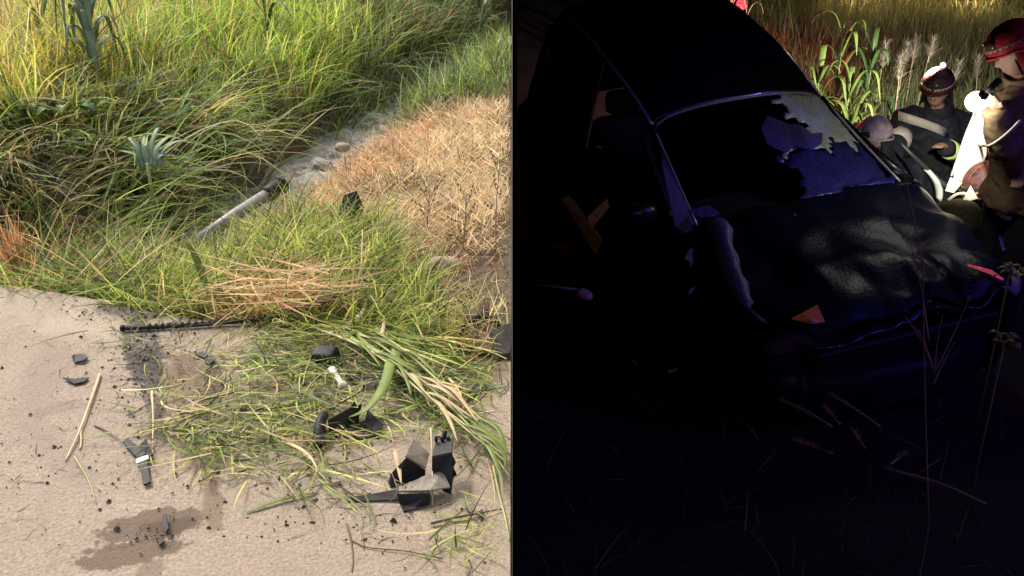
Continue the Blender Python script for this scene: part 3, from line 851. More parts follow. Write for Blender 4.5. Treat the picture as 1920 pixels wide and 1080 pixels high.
twig("straw_stalk", "pale straw stalk lying alone on bare concrete at left", [(188, 706, .008), (176, 745, .012), (150, 815, .012), (123, 868, .006)], .0055, 'stem_straw', "stalk", [[(152, 812, .01), (153, 832, .006), (150, 845, .004)]])
twig("straw_stalk", "thin reddish straw rising beside the joined black strips", [(289, 760, .05), (290, 800, .03), (286, 850, .006)], .004, 'stem_straw', "stalk")
twig("brown_twig", "brown twig lying level at the lower right by the partition", [(808, 985, .006), (860, 975, .010), (905, 968, .012), (945, 958, .008)], .004, 'stem_brown', "twig", [[(880, 972, .01), (890, 962, .015)]])
twig("green_stalk", "green stalk running down the right edge below the reed bundle", [(925, 885, .02), (935, 930, .012), (948, 980, .01), (955, 1020, .008)], .004, 'stem_green', "stalk")
twig("grey_stalk", "thin grey-green stalk below the pale straw stalk", [(140, 860, .006), (155, 885, .008), (170, 912, .006), (180, 945, .004)], .003, 'stem_green', "stalk")
twig("brown_twig", "thin dark twig leading down to the joined black strips", [(178, 800, .004), (205, 815, .008), (232, 835, .008)], .0028, 'stem_brown', "twig")
twig("brown_twig", "forked dark root thread at the bottom centre", [(650, 985, .005), (657, 1010, .006), (662, 1050, .005), (660, 1075, .004)], .0032, 'stem_brown', "twig", [[(657, 1015, .006), (690, 1030, .006), (760, 1036, .005), (830, 1050, .004)]])
twig("straw_stalk", "thin pale stalk hanging over the large broken bracket", [(806, 835, .02), (810, 862, .10), (812, 905, .06), (811, 950, .006)], .0038, 'stem_straw', "stalk")
twig("straw_stalk", "long pale straw slanting over the road edge at left of the dry pile", [(400, 622, .02), (470, 585, .05), (540, 560, .08)], .0035, 'stem_straw', "stalk")
twig("rust_stalk", "rust-coloured dry stalk leaning in the green verge", [(655, 585, .01), (680, 560, .12), (686, 530, .22)], .006, 'stem_straw', "stalk")

fallen("fallen_leaf", "bright green leaf standing at the ditch corner below the pipe", [(392, 560, .02), (380, 552, .12), (366, 548, .19), (352, 546, .22)], .03, 'green_leaf', "leaf")
n = 130
p = np.array([tuple(on(rng.normal(560, 50), rng.normal(588, 13), .06 + abs(rng.normal(.05, .03)))) for _ in range(n)])
stuff_blades("straw_pile", "pale dry straw heaped on the verge behind the black strip", "straw", -1,
    p, rng.uniform(.12, .38, n), rng.uniform(.004, .009, n), rng.normal(.25, .5, n) + np.where(rng.random(n) < .5, math.pi, 0), rng.uniform(1.35, 1.62, n), rng.uniform(-.1, .15, n), pick([STRAW, S(214, 180, 138), S(190, 146, 108), S(170, 132, 96)], n), seg=4, curl=.3)
g = pix(38, 520, -.08)
T = thing("rusty_clump", g, "rust-orange dry clump standing at the left edge above the road", "dry clump")
n = 90
me = blade_mesh(np.array([(g.x + rng.normal(0, .022), g.y + rng.normal(0, .02), g.z + .0 * k) for k in range(n)]), rng.uniform(.12, .34, n), rng.uniform(.005, .010, n), rng.uniform(0, 6.28, n), rng.uniform(0, .2, n), rng.uniform(0, .5, n), pick([S(190, 142, 102), S(176, 124, 86), S(152, 112, 80)], n), seg=4, curl=.6)
link("blades", me, M['grass'], T)
# standing plants
def reed_plant(px, py, h, nl, label, leafm, group=None, z=None, lw=.03, side=-1, lean=0.0, spread=1.0, pos=None, stemm='stem_green', ll=.45, cat="reed", dp=(.1, .5)):
    if pos is None:
        g = pix(px, py, .1)
        zz = float(hL(np.array([g.x]), np.array([g.y]))[0]); g = pix(px, py, zz)
    else:
        g = Vector(pos)
    T = thing("reed_plant", g, label, cat, group)
    top = g + Vector((lean * h, .05, h))
    c = catmull([g - Vector((0, 0, .03)), g.lerp(top, .5) + Vector((.02 * lean, 0, 0)), top], 6)
    tube("stem", c, [.007 * (1 - .7 * i / (len(c) - 1)) for i in range(len(c))], M[stemm], T, 6)
    for k in range(nl):
        u = .25 + .72 * k / nl
        p = g.lerp(top, u)
        an = k * 2.4 + random.random()
        dx, dy = math.cos(an) * spread, math.sin(an) * spread
        L = ll * random.uniform(.7, 1.1) * (1 - .3 * u)
        pts = [p, p + Vector((dx * L * .35, dy * L * .35, L * .5)), p + Vector((dx * L * .75, dy * L * .75, L * .55)), p + Vector((dx * L, dy * L, L * random.uniform(*dp)))]
        if side < 0 and max(q.x for q in pts) > -.03: continue
        if side > 0 and min(q.x for q in pts) < .06: continue
        leaf_strip("leaf", pts, lw * random.uniform(.8, 1.1), M[leafm], T)
    return T
reed_plant(185, 190, .62, 15, "tall blue-green reed with drooping leaves at the upper left", 'blue_leaf', "standing reeds", lw=.055, ll=.42, dp=(-.5, .1), spread=.6)
reed_plant(95, 175, .66, 7, "yellow-green reed at the far upper left", 'green_leaf', "standing reeds", lw=.03)
reed_plant(505, 120, .5, 7, "slim dark reed standing near the top middle of the day half", 'deep_leaf', "standing reeds", lw=.025)
reed_plant(690, 110, .5, 7, "green reed behind the ditch right of the bright grass", 'deep_leaf', "standing reeds", lw=.03)
reed_plant(900, 110, .55, 10, "dark leafy reed behind the water by the partition", 'deep_leaf', "standing reeds", lw=.04)
reed_plant(930, 190, .3, 9, "yellow-green tuft at the edge of the dry slope", 'green_leaf', "standing reeds", lw=.018, ll=.3)
# fan of pale leaves on the bank
g = pix(285, 345, .05)
g = g + Vector((0, -.02, .09))
T = thing("fan_plant", g, "fan of broad pale blue-green leaves on the grassy bank", "plant")
for k, (an, fl) in enumerate(((-1.0, .8), (-.6, 1.1), (-.25, .9), (.05, 1.25), (.4, 1.0), (.75, 1.1), (1.1, .7))):
    d = Vector((math.sin(an), .75 * math.cos(an), .55 * math.cos(an)))
    leaf_strip("leaf", [g + Vector((.02 * k - .04, 0, 0)), g + d * .09 * fl + Vector((0, 0, .03)), g + d * .18 * fl + Vector((0, 0, .02)), g + d * .25 * fl - Vector((0, 0, .03 * k % .05))], .024 + .006 * (k % 3), M['blue_leaf'], T)
tube("stem", [g - Vector((0, 0, .24)), g + Vector((0, 0, .02))], .008, M['stem_green'], T, 6)
# low broad-leaved weed at the left
def broad_weed(px, py, label, n=12):
    g = pix(px, py, .22)
    T = thing("broad_leaved_weed", g, label, "weed")
    for k in range(n):
        an = k * 2.4; r = .05 + .02 * k * .6; q = g + Vector((math.cos(an) * r, math.sin(an) * r * .6, .08 + .03 * random.random()))
        leaf_strip("leaf", [q, q + Vector((math.cos(an) * .04, math.sin(an) * .04, .02)), q + Vector((math.cos(an) * .09, math.sin(an) * .09, -.01))], .075, M['deep_leaf'] if k % 2 else M['green_leaf'], T, fold=.1)
broad_weed(60, 225, "low broad-leaved green weed at the left edge")
broad_weed(135, 235, "low broad-leaved weed right of the one at the left edge", 9)
# dry branching weeds on the slope
def dry_weed(base, tips, r, mat, label, cat="dry weed", buds=True, group=None):
    T = thing("dry_weed", base, label, cat, group)
    for i, (fork, tip) in enumerate(tips):
        f = Vector(fork); t = Vector(tip)
        c = catmull([f, f.lerp(t, .5) + Vector((random.uniform(-.01, .01), 0, random.uniform(0, .01))), t], 5)
        tube("stem" if i == 0 else "branch", c, [r * (1 if i == 0 else .65) * (1 - .6 * k / (len(c) - 1)) for k in range(len(c))], mat, T, 5)
        if buds and i:
            for u in (.55, .8, 1.0):
                q = f.lerp(t, u); V, F = ell_geo(q, (.0045, .0045, .006), None, 6, 4); link("bud", pmesh(V, F), mat, T)
    return T
for (bx, by, h, lab) in ((868, 470, .26, "dark dry branching weed on the dry slope"), (930, 480, .42, "tall dark dry weed beside the partition on the dry slope"), (800, 430, .2, "low dark weed at the middle of the dry slope")):
    g = pix(bx, by, -.02); top = g + Vector((.02, 0, h))
    tips = [(g, top)]
    for k in range(7):
        f = g.lerp(top, .25 + .1 * k); sd = 1 if k % 2 else -1
        tip = f + Vector((sd * random.uniform(.02, .10), random.uniform(-.08, .08), random.uniform(.03, .14)))
        if tip.x < -.02: tips.append((f, tip))
    dry_weed(g, tips, .003, M['stem_weed'], lab)
#NIGHT
# ================================================================== NIGHT HALF: ground and grass
def hR(x, y):
    x = np.asarray(x, float); y = np.asarray(y, float)
    z = np.interp(y, [-5, 1.0, 2.6, 3.8, 8.6, 11, 15, 30], [-.3, -.45, -.95, -1.22, -1.30, -.95, -.7, -.5])
    return z + .03 * nz(x, y, 2.4, 1) + .012 * nz(x, y, 8, 4)
xs = np.linspace(.002, 15.99, 90); ys = np.linspace(-4.99, 29.9, 150)
X, Y = np.meshgrid(xs, ys); Z = hR(X, Y); nx, ny = len(xs), len(ys)
gv = np.stack([X, Y, Z], -1).reshape(-1, 3)
gf = [(j * nx + i, j * nx + i + 1, (j + 1) * nx + i + 1, (j + 1) * nx + i) for j in range(ny - 1) for i in range(nx - 1)]
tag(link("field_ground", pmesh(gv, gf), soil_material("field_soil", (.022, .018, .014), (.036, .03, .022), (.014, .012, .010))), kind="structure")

# background grass behind the car and the rescuers
x, y = area(26000, .05, 8.5, 8.3, 16)
keep = (x < y * .53 + .5) & (x > .185 * y + .15 * nz(x, y, 3)) & (rng.random(len(x)) < np.clip(1.3 - (y - 8) * .09, .3, 1)) & ~((x > 2.0) & (y < 8.9))
x, y = x[keep], y[keep]; n = len(x)
col = pick([GREYG, G_MID, S(120, 108, 88), G_BLUE, S(104, 112, 84)], n, [.26, .22, .14, .22, .16])
stuff_blades("field_grass", "tall grey-green grass standing in the dark behind the wreck", "grass", 1,
    np.stack([x, y, hR(x, y) - .03], 1), rng.uniform(.4, .95, n), rng.uniform(.008, .02, n), rng.uniform(0, 6.28, n), rng.uniform(.03, .35, n), rng.uniform(.1, .9, n), col, seg=4)
x, y = area(2600, .05, 4.5, 1.2, 8.3)
keep = (x < y * .53 + .5); x, y = x[keep], y[keep]; n = len(x)
stuff_blades("dark_grass", "low trampled grass lost in the dark around the wreck", "grass", 1,
    np.stack([x, y, hR(x, y) - .02], 1), rng.uniform(.08, .3, n), rng.uniform(.004, .010, n), rng.uniform(0, 6.28, n), rng.uniform(.2, 1.2, n), rng.uniform(.1, .9, n), pick([G_DARK, STRAW_D, GREYG], n), seg=3)

def nground(px, py, Y):
    p = pixy(px, py, Y); return Vector((p.x, Y, float(hR(np.array([p.x]), np.array([Y]))[0])))

# bright reeds beside the rescuers
for i, (px, Y, h, nl, w, lab) in enumerate(((1545, 9.0, 1.0, 9, .05, "yellow-green reed nearest the wreck's roof edge"), (1580, 9.2, 1.25, 10, .05, "tallest bright green reed in the torch light"),
        (1605, 8.9, .95, 10, .05, "bright yellow-green leafy reed low in front of the tall ones"), (1640, 9.1, 1.15, 10, .045, "green reed right of the tallest one"), (1618, 8.7, .7, 9, .05, "short bright reed just above the pale helmet"))):
    g = nground(px, 100, Y)
    reed_plant(0, 0, h, nl, lab, 'green_leaf' if i != 3 else 'deep_leaf', "reeds in the torch light", pos=g, side=1, lw=w, ll=.6, spread=.75)
# feathery seed-head grasses
def plume(px, py, Y, label, lean=0.0):
    tip = pixy(px, py, Y); g = Vector((tip.x - lean, Y, float(hR(np.array([tip.x]), np.array([Y]))[0])))
    T = thing("plume_grass", g, label, "plume grass", "feathery grasses behind the rescuers")
    c = catmull([g, g.lerp(tip, .6) + Vector((-lean * .3, 0, 0)), tip], 6)
    tube("stem", c, [.006 * (1 - .6 * i / (len(c) - 1)) for i in range(len(c))], M['stem_straw'], T, 5)
    n = 110; t = rng.uniform(.78, 1.0, n)
    base = np.array([tuple(g.lerp(tip, u)) for u in t])
    me = blade_mesh(base, rng.uniform(.05, .12, n) * (1.25 - t) * 3.2, .006, rng.uniform(0, 6.28, n), rng.uniform(.2, .7, n), rng.uniform(.1, .8, n), pick([S(170, 160, 140), S(140, 132, 112)], n), seg=3)
    link("plume", me, M['grass'], T)
    for k in range(3):
        u = .2 + .2 * k; p = g.lerp(tip, u); an = random.uniform(0, 6.28); L = .4
        leaf_strip("leaf", [p, p + Vector((math.cos(an) * .12, math.sin(an) * .12, L * .5)), p + Vector((math.cos(an) * .3, math.sin(an) * .3, L * .6))], .018, M['deep_leaf'], T)
for px, py, Y, ln, lab in ((1662, 82, 9.4, .02, "feathery grass just right of the bright reeds"), (1702, 84, 9.5, .02, "second feathery grass from the bright reeds"), (1718, 72, 9.8, .0, "straight tall spike grass left of the kneeling rescuer's helmet"),
                           (1752, 70, 9.6, .06, "leaning feathery grass above the kneeling rescuer's helmet"), (1690, 105, 9.0, -.03, "low feathery grass behind the pale helmet"), (1800, 118, 9.3, .10, "feathery grass leaning right of the kneeling rescuer"), (1835, 110, 9.5, -.05, "feathery grass behind the torch")):
    plume(px, py, Y, lab, ln)

# ================================================================== NIGHT HALF: the wreck
M['paint'] = simple("navy_car_paint", (.006, .007, .016), .32, spec=.5, coat=.5, nscale=3, namt=.3, bump=.12, bscale=14)
M['paint_dusty'] = simple("scratched_navy_paint", (.008, .009, .022), .38, spec=.16, nscale=40, namt=.7, bump=.35, bscale=50)
M['chrome'] = simple("bright_trim", (.75, .75, .75), .4, metal=.35)
M['black_trim'] = simple("black_trim", (.008, .008, .008), .5)
M['inner'] = simple("dark_upholstery", (.005, .005, .006), .9, bump=.3, bscale=80)
M['amber'] = simple("amber_lens", (.75, .22, .08), .25, coat=.5, nscale=30, namt=.5, bump=.6, bscale=90, emis=(1, .20, .07), estr=.015)
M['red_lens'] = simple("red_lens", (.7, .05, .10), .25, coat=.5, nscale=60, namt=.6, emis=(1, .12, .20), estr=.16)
M['lens'] = simple("headlight_lens", (.30, .30, .30), .18, coat=.6)
M['teal_lit_glass'] = simple("teal_lit_shard", (.10, .28, .25), .3, nscale=60, namt=.5)  # teal light on the broken pane put into its colour

def crazed_glass(name, col, a0, a1):
    """laminated glass shattered into a fine web: pale along the cracks, dark and clear between them"""
    g = NT(name)
    tc = g.n("ShaderNodeTexCoord")
    v = g.n("ShaderNodeTexVoronoi", feature='DISTANCE_TO_EDGE'); v.inputs['Scale'].default_value = 34; g.l(tc.outputs['Object'], v.inputs['Vector'])
    v2 = g.n("ShaderNodeTexVoronoi", feature='DISTANCE_TO_EDGE'); v2.inputs['Scale'].default_value = 11; g.l(tc.outputs['Object'], v2.inputs['Vector'])
    cr = g.ramp(v.outputs['Distance'], [(.0, (1,) * 3), (.16, (.25,) * 3)]); cr2 = g.ramp(v2.outputs['Distance'], [(.0, (1,) * 3), (.05, (0,) * 3)])
    nn = g.noise(tc.outputs['Object'], 5, 5, .6)
    fac = g.math('MAXIMUM', g.math('MULTIPLY', cr, g.math('MULTIPLY', nn, 1.5)), cr2)
    p = g.n("ShaderNodeBsdfPrincipled"); p.inputs['Base Color'].default_value = (*col, 1); p.inputs['Roughness'].default_value = .45
    gl = g.n("ShaderNodeBsdfGlossy"); gl.inputs['Roughness'].default_value = .12; gl.inputs['Color'].default_value = (.12, .13, .16, 1)
    tr = g.n("ShaderNodeBsdfTransparent"); tr.inputs['Color'].default_value = (.6, .66, .66, 1)
    m0 = g.n("ShaderNodeMixShader"); m0.inputs[0].default_value = .5; g.l(gl.outputs[0], m0.inputs[1]); g.l(tr.outputs[0], m0.inputs[2])
    m1 = g.n("ShaderNodeMixShader")
    mr = g.n("ShaderNodeMapRange"); g.l(fac, mr.inputs[0]); mr.inputs[3].default_value = a0; mr.inputs[4].default_value = a1
    g.l(mr.outputs[0], m1.inputs[0]); g.l(m0.outputs[0], m1.inputs[1]); g.l(p.outputs[0], m1.inputs[2]); g.l(m1.outputs[0], g.out.inputs[0])
    return g.m
M['crazed'] = crazed_glass("crazed_windscreen_glass", (.62, .72, .66), .6, 1.0)
M['dark_glass'] = crazed_glass("dark_cracked_glass", (.05, .045, .30), .45, .85)  # blue reflection put into the lower glass's base colour

CAR = thing("wrecked_car", (1.38, 6.45, -1.26), "crashed dark navy hatchback with shattered windscreen and crumpled bonnet", "car", rot=(rad(3.7), rad(1.9), rad(-70.6)))
#          x     k0(y,z)       k1           k2           k3           k4           k5           k6           k7           k8
ST = [( 2.02, [(.50, .26), (.56, .34), (.60, .50), (.58, .62), (.54, .67), (.42, .69), (.30, .70), (.15, .71), (0, .71)]),
      ( 1.88, [(.66, .22), (.73, .34), (.77, .50), (.75, .66), (.69, .73), (.54, .76), (.38, .775), (.2, .785), (0, .79)]),
      ( 1.50, [(.74, .20), (.81, .34), (.85, .54), (.83, .74), (.76, .82), (.60, .85), (.42, .865), (.2, .875), (0, .88)]),
      ( 1.15, [(.76, .20), (.83, .34), (.87, .56), (.86, .80), (.78, .90), (.62, .93), (.44, .945), (.2, .955), (0, .96)]),
      (  .96, [(.76, .20), (.84, .34), (.875, .58), (.87, .83), (.79, .93), (.66, .955), (.46, .975), (.22, .99), (0, .995)]),
      (  .62, [(.76, .20), (.84, .34), (.88, .58), (.87, .85), (.80, .945), (.625, 1.13), (.47, 1.165), (.23, 1.19), (0, 1.195)]),
      (  .25, [(.76, .20), (.84, .34), (.88, .58), (.87, .87), (.81, .955), (.585, 1.31), (.47, 1.365), (.24, 1.395), (0, 1.40)]),
      ( -.10, [(.76, .20), (.84, .34), (.88, .58), (.87, .88), (.81, .965), (.59, 1.42), (.47, 1.48), (.24, 1.515), (0, 1.52)]),
      ( -.45, [(.76, .20), (.84, .34), (.88, .58), (.87, .89), (.81, .975), (.59, 1.49), (.47, 1.555), (.24, 1.595), (0, 1.60)]),
      (-1.00, [(.76, .20), (.84, .34), (.87, .58), (.86, .91), (.80, .99), (.57, 1.545), (.46, 1.61), (.23, 1.65), (0, 1.655)]),
      (-1.38, [(.74, .22), (.81, .34), (.84, .58), (.83, .93), (.77, 1.01), (.55, 1.50), (.44, 1.565), (.22, 1.60), (0, 1.605)]),
      (-1.62, [(.70, .26), (.77, .36), (.80, .60), (.79, .92), (.73, 1.00), (.58, 1.10), (.42, 1.14), (.2, 1.16), (0, 1.165)]),
      (-1.74, [(.60, .30), (.68, .40), (.72, .60), (.70, .80), (.64, .88), (.50, .92), (.36, .94), (.18, .95), (0, .95)])]
UX = [s[0] for s in ST]
UP = 10
grid = np.array([[(s[0], y, z) for y, z in s[1]] for s in ST])      # (U,9,3)
def up_axis(A, m):
    n = A.shape[0]; out = []
    P_ = np.concatenate([2 * A[:1] - A[1:2], A, 2 * A[-1:] - A[-2:-1]])
    for i in range(n - 1):
        a, b, c, d = P_[i], P_[i + 1], P_[i + 2], P_[i + 3]
        for k in range(m):
            t = k / m
            out.append(.5 * (2 * b + (c - a) * t + (2 * a - 5 * b + 4 * c - d) * t * t + (3 * b - a - 3 * c + d) * t ** 3))
    out.append(A[-1]); return np.array(out)
full = np.concatenate([grid * [1, -1, 1], (grid[:, :-1])[:, ::-1]], 1)   # right side first, then left: 17 columns
fine = up_axis(full, UP); fine = up_axis(fine.transpose(1, 0, 2), UP).transpose(1, 0, 2)
NU, NV = fine.shape[:2]
uu = np.arange(NU) / UP; vv = np.arange(NV) / UP                     # v 0..16, 8 = centre line
# crumpling: front end pushed up and creased, roof slightly dented
P0 = fine.copy()
for i in range(NU):
    for j in range(NV):
        p = Vector(P0[i, j]); fr = max(0, min(1, (p.x - .9) / .9))
        k1 = mnoise.noise(p * 3.1 + Vector((3, 1, 0))); k2 = mnoise.noise(p * 7.0 + Vector((0, 5, 2)))
        up_ = 1 if p.z > .6 else .3
        k3 = 1 - 2.2 * abs(mnoise.noise(p * 2.3 + Vector((7, 2, 4)))); k4 = 1 - 2.2 * abs(mnoise.noise(p * 5.1 + Vector((1, 9, 4))))
        p.z += fr * up_ * (.06 * k1 + .055 * max(0, k3) + .03 * max(0, k4) - .02)
        p.x -= fr * (.03 * k2 + .05 * (k1 + .4) + .03 * max(0, k4))
        p.y += fr * .05 * k1
        rf = max(0, min(1, (-p.x + .3) / 1.0)) * max(0, min(1, (p.z - 1.1) / .3))
        p.z += rf * (.13 + .012 * k1)
        if p.x > .55 and p.y > .3 and .6 < p.z < 1.0: p.z += .04 * math.sin((p.x - .55) * 6)
        fine[i, j] = p
def car_part(name, sel, mat, parent=CAR, off=0.0, solid=.012, keepuv=None, warp=None, jitter=0.0):
    used = {}; V, F = [], []
    def vid(i, j):
        if (i, j) not in used:
            used[(i, j)] = len(V)
            p = Vector(fine[i, j])
            if off:
                c = Vector((p.x, 0, .6)); dn = (p - c).normalized() if (p - c).length > 0 else Vector((0, 0, 1)); p = p + dn * off
            if warp: p = warp(p, uu[i], vv[j])
            if jitter: p = p + Vector((random.uniform(-1, 1), random.uniform(-1, 1), random.uniform(-1, 1) * .7)) * jitter
            V.append(p)
        return used[(i, j)]
    for i in range(NU - 1):
        for j in range(NV - 1):
            u = (uu[i] + uu[i + 1]) / 2; v = (vv[j] + vv[j + 1]) / 2
            vm = v if v < 8 else 16 - v
            if sel(u, v, vm): F.append((vid(i, j), vid(i + 1, j), vid(i + 1, j + 1), vid(i, j + 1)))
    o = link(name, pmesh(V, F), mat, parent)
    if solid:
        m = o.modifiers.new("solid", 'SOLIDIFY'); m.thickness = solid; m.offset = -1
    return o
isbon = lambda u, vm: u < 3.9 and vm > 4.3 and u > .25
isglassF = lambda u, vm: 4 <= u < 6 and vm > 5
isglassS = lambda u, vm: 4.3 < u < 10.2 and 4.15 < vm < 5
isroof = lambda u, vm: 6 <= u < 10.05 and vm >= 5
isdoor = lambda u, vm: 4.0 < u < 7.9 and .5 < vm < 4.15
isdoor2 = lambda u, vm: 8.1 < u < 9.9 and .5 < vm < 4.15
isbump = lambda u, vm: False
isgate = lambda u, vm: u > 10.05 and vm > 4.4
body = car_part("body", lambda u, v, vm: not (isbon(u, vm) or isglassF(u, vm) or isglassS(u, vm) or isroof(u, vm) or isdoor(u, vm) or isdoor2(u, vm) or isbump(u, vm) or isgate(u, vm))
                and not ((1.25 < u < 3.1) and vm < 1.6) and not ((9.3 < u < 10.6) and vm < 1.6), M['paint'])
bonnet = car_part("bonnet", lambda u, v, vm: isbon(u, vm), M['paint_dusty'], off=.012, warp=lambda p, u, v: p + Vector((0, 0, .05 * math.sin(min(1, u / 3.9) * 3.14) + .03 * math.exp(-((p.y + .35) / .12) ** 2))))
car_part("roof", lambda u, v, vm: isroof(u, vm), M['paint'], off=.003)
rdoor = car_part("door", lambda u, v, vm: isdoor(u, vm) and v < 8, M['paint'], off=.006)
ldoor = car_part("door", lambda u, v, vm: isdoor(u, vm) and v > 8, M['paint'], off=.006)
rdoor2 = car_part("rear_door", lambda u, v, vm: isdoor2(u, vm) and v < 8, M['paint'], off=.006)
ldoor2 = car_part("rear_door", lambda u, v, vm: isdoor2(u, vm) and v > 8, M['paint'], off=.006)
V, F = [], []
for k in range(21):
    t = -1 + k / 10.0; yy = .82 * t; xx = 2.02 - .34 * abs(t) ** 2.6 + .02 * mnoise.noise(Vector((t * 3, 0, 0)))
    for dx_, z_ in ((-.08, .20), (0, .24), (.025, .36), (.02, .46), (-.03, .53)): V.append((xx + dx_, yy, z_ + .02 * mnoise.noise(Vector((t * 4, z_ * 3, 2)))))
for k in range(20):
    for j in range(4): F.append((k * 5 + j, k * 5 + j + 1, (k + 1) * 5 + j + 1, (k + 1) * 5 + j))
sheet("bumper", V, F, .012, M['paint_dusty'], CAR, smooth=True)
car_part("tailgate", lambda u, v, vm: isgate(u, vm), M['paint'], off=.004)
for d, sgn, u in ((rdoor, -1, 7.3), (ldoor, 1, 7.3), (rdoor2, -1, 9.4), (ldoor2, 1, 9.4)):
    x = np.interp(u, range(len(UX)), UX)
    tube("handle", [(x + .09, sgn * .885, .80), (x + .06, sgn * .915, .805), (x - .06, sgn * .915, .805), (x - .09, sgn * .885, .80)], .012, M['black_trim'], d, 6)
# the shattered windscreen: the right half is torn out, what is left hangs as an upper pale web and a lower dark sheet
def gv(u, v):
    i = min(NU - 1, max(0, int(round(u * UP)))); j = min(NV - 1, max(0, int(round(v * UP)))); return Vector(fine[i, j])
jag = lambda a, s=1.0: .35 * math.sin(a * 7.3 * s) + .22 * math.sin(a * 17.7 * s + 1) 
car_part("windscreen", lambda u, v, vm: isglassF(u, vm) and v > 8.6 + .8 * (u - 5) + jag(u) and u > 4.95 + .28 * jag(v, .8), M['crazed'], solid=.005, jitter=.009)
car_part("windscreen_lower", lambda u, v, vm: isglassF(u, vm) and v > 8.2 + .5 * jag(u) and u <= 4.95 + .28 * jag(v, .8), M['dark_glass'], solid=.005, jitter=.008,
         warp=lambda p, u, v: p + Vector((.05, 0, -.02)) * math.sin(max(0, min(1, (u - 4))) * 3.1))
fo = Vector((.07, 0, .02))
sheet("glass_flap", [gv(5.45, 8.1), gv(5.62, 8.45) + fo * .3, gv(5.35, 8.75) + fo * .6, gv(5.4, 9.05) + fo, gv(5.15, 9.2) + fo, gv(5.2, 9.5) + fo, gv(4.95, 9.3) + fo, gv(4.9, 8.9) + fo, gv(5.0, 8.6) + fo * .5, gv(4.9, 8.3) + fo * .3, gv(5.1, 8.05)], [(0, 1, 9, 10), (1, 2, 8, 9), (2, 3, 7, 8), (3, 4, 6, 7), (4, 5, 6)], .006,
      crazed_glass("violet_glass_flap", (.14, .10, .42), .5, .95), CAR)
# pillars, trims and rails
for sgn, vc, vr in ((-1, 4.15, 5.0), (1, 11.85, 11.0)):
    tube("front_pillar", [gv(4.05, vc), gv(5, vr) * .55 + gv(5, vc) * .45 + Vector((.02, 0, .03)), gv(6.0, vr)], [.034, .030, .034], M['paint'], CAR, 8)
    tube("middle_pillar", [gv(8, vc), gv(8, vr)], [.04, .032], M['black_trim'], CAR, 8)
    tube("rear_pillar", [gv(10.2, vc), gv(10.1, vr)], [.05, .05], M['paint'], CAR, 8)
    rail = [gv(6 + k * .5, vr) + Vector((0, sgn * .004, .012)) for k in range(9)]
    tube("roof_rail", catmull(rail, 3), .015, M['chrome'], CAR, 8)
    tr_ = [gv(4.0, 5.0 if sgn < 0 else 11.0), gv(5.0, 5.0 if sgn < 0 else 11.0), gv(6.0, 5.0 if sgn < 0 else 11.0)]
    tube("screen_trim", catmull([p + Vector((.012, sgn * .01, .018)) for p in tr_], 6), .008, M['chrome'], CAR, 6)
    # door mirror
    if sgn > 0: continue
    c = gv(4.6, vc) + Vector((0, sgn * .14, .04))
    V, F = ell_geo(c, (.05, .11, .075), None, 12, 8); mo = link("door_mirror", pmesh(V, F), M['paint'], CAR)
    V, F = ell_geo(c + Vector((-.055, 0, 0)), (.02, .08, .055), None, 12, 6); link("mirror_glass", pmesh(V, F), M['chrome'], mo)
    tube("mirror_arm", [gv(4.6, vc), c], .02, M['black_trim'], mo, 6)
tube("screen_header", catmull([gv(6.0, v) + Vector((.006, 0, .004)) for v in (5, 6, 7, 8, 9, 10, 11)], 4), .009, simple("header_edge", (.25, .22, .30), .35), CAR, 6)
# thin sheet with the right pillar's blue gleam put into its colour
sheet("pillar_gleam", [gv(4.1, 4.3) + Vector((.02, -.03, .02)), gv(4.1, 4.9) + Vector((.04, -.01, .02)), gv(5.9, 5.05) + Vector((.03, -.01, .0)), gv(5.9, 4.85) + Vector((.0, -.03, .0))], [(0, 1, 2, 3)], .008, simple("blue_pillar_gleam", (.30, .30, .55), .5, nscale=30), CAR)
# lamps
hl = car_part("headlight", lambda u, v, vm: .15 < u < 1.6 and 3.0 < vm < 4.3 and v > 8, M['lens'], off=.018)
link("red_lens", pmesh(*tube_geo([gv(1.2, 10.3) + Vector((.03, 0, .075)), gv(.85, 10.8) + Vector((.03, 0, .075)), gv(.5, 11.4) + Vector((.03, 0, .05))], [.006, .012, .006], 8)), M['red_lens'], hl)
hl = car_part("headlight", lambda u, v, vm: .15 < u < 1.6 and 3.0 < vm < 4.3 and v < 8, M['black_trim'], off=.018)
q = gv(.95, 4.7) + Vector((.0, 0, .02))
o = sheet("indicator", [q + Vector((.08, -.08, .03)), q + Vector((.09, -.03, .055)), q + Vector((.08, .06, .075)), q + Vector((.10, .10, -.02)), q + Vector((.12, .02, .0)), q + Vector((.14, -.01, .035))], [(0, 1, 5, 4), (1, 2, 5), (2, 3, 4, 5)], .014, M['amber'], CAR, .004)
V, F = ell_geo(q + Vector((.15, .0, .028)), (.010, .022, .010), None, 10, 6); link("bulb", pmesh(V, F), M['bone'], o)
box("number_plate", (2.06, 0, .38), (.012, .52, .11), simple("plain_plate", (.012, .012, .012), .6), CAR, bevel=.003)
box("grille", (1.96, 0, .60), (.05, 1.1, .13), M['black_trim'], CAR, bevel=.02)
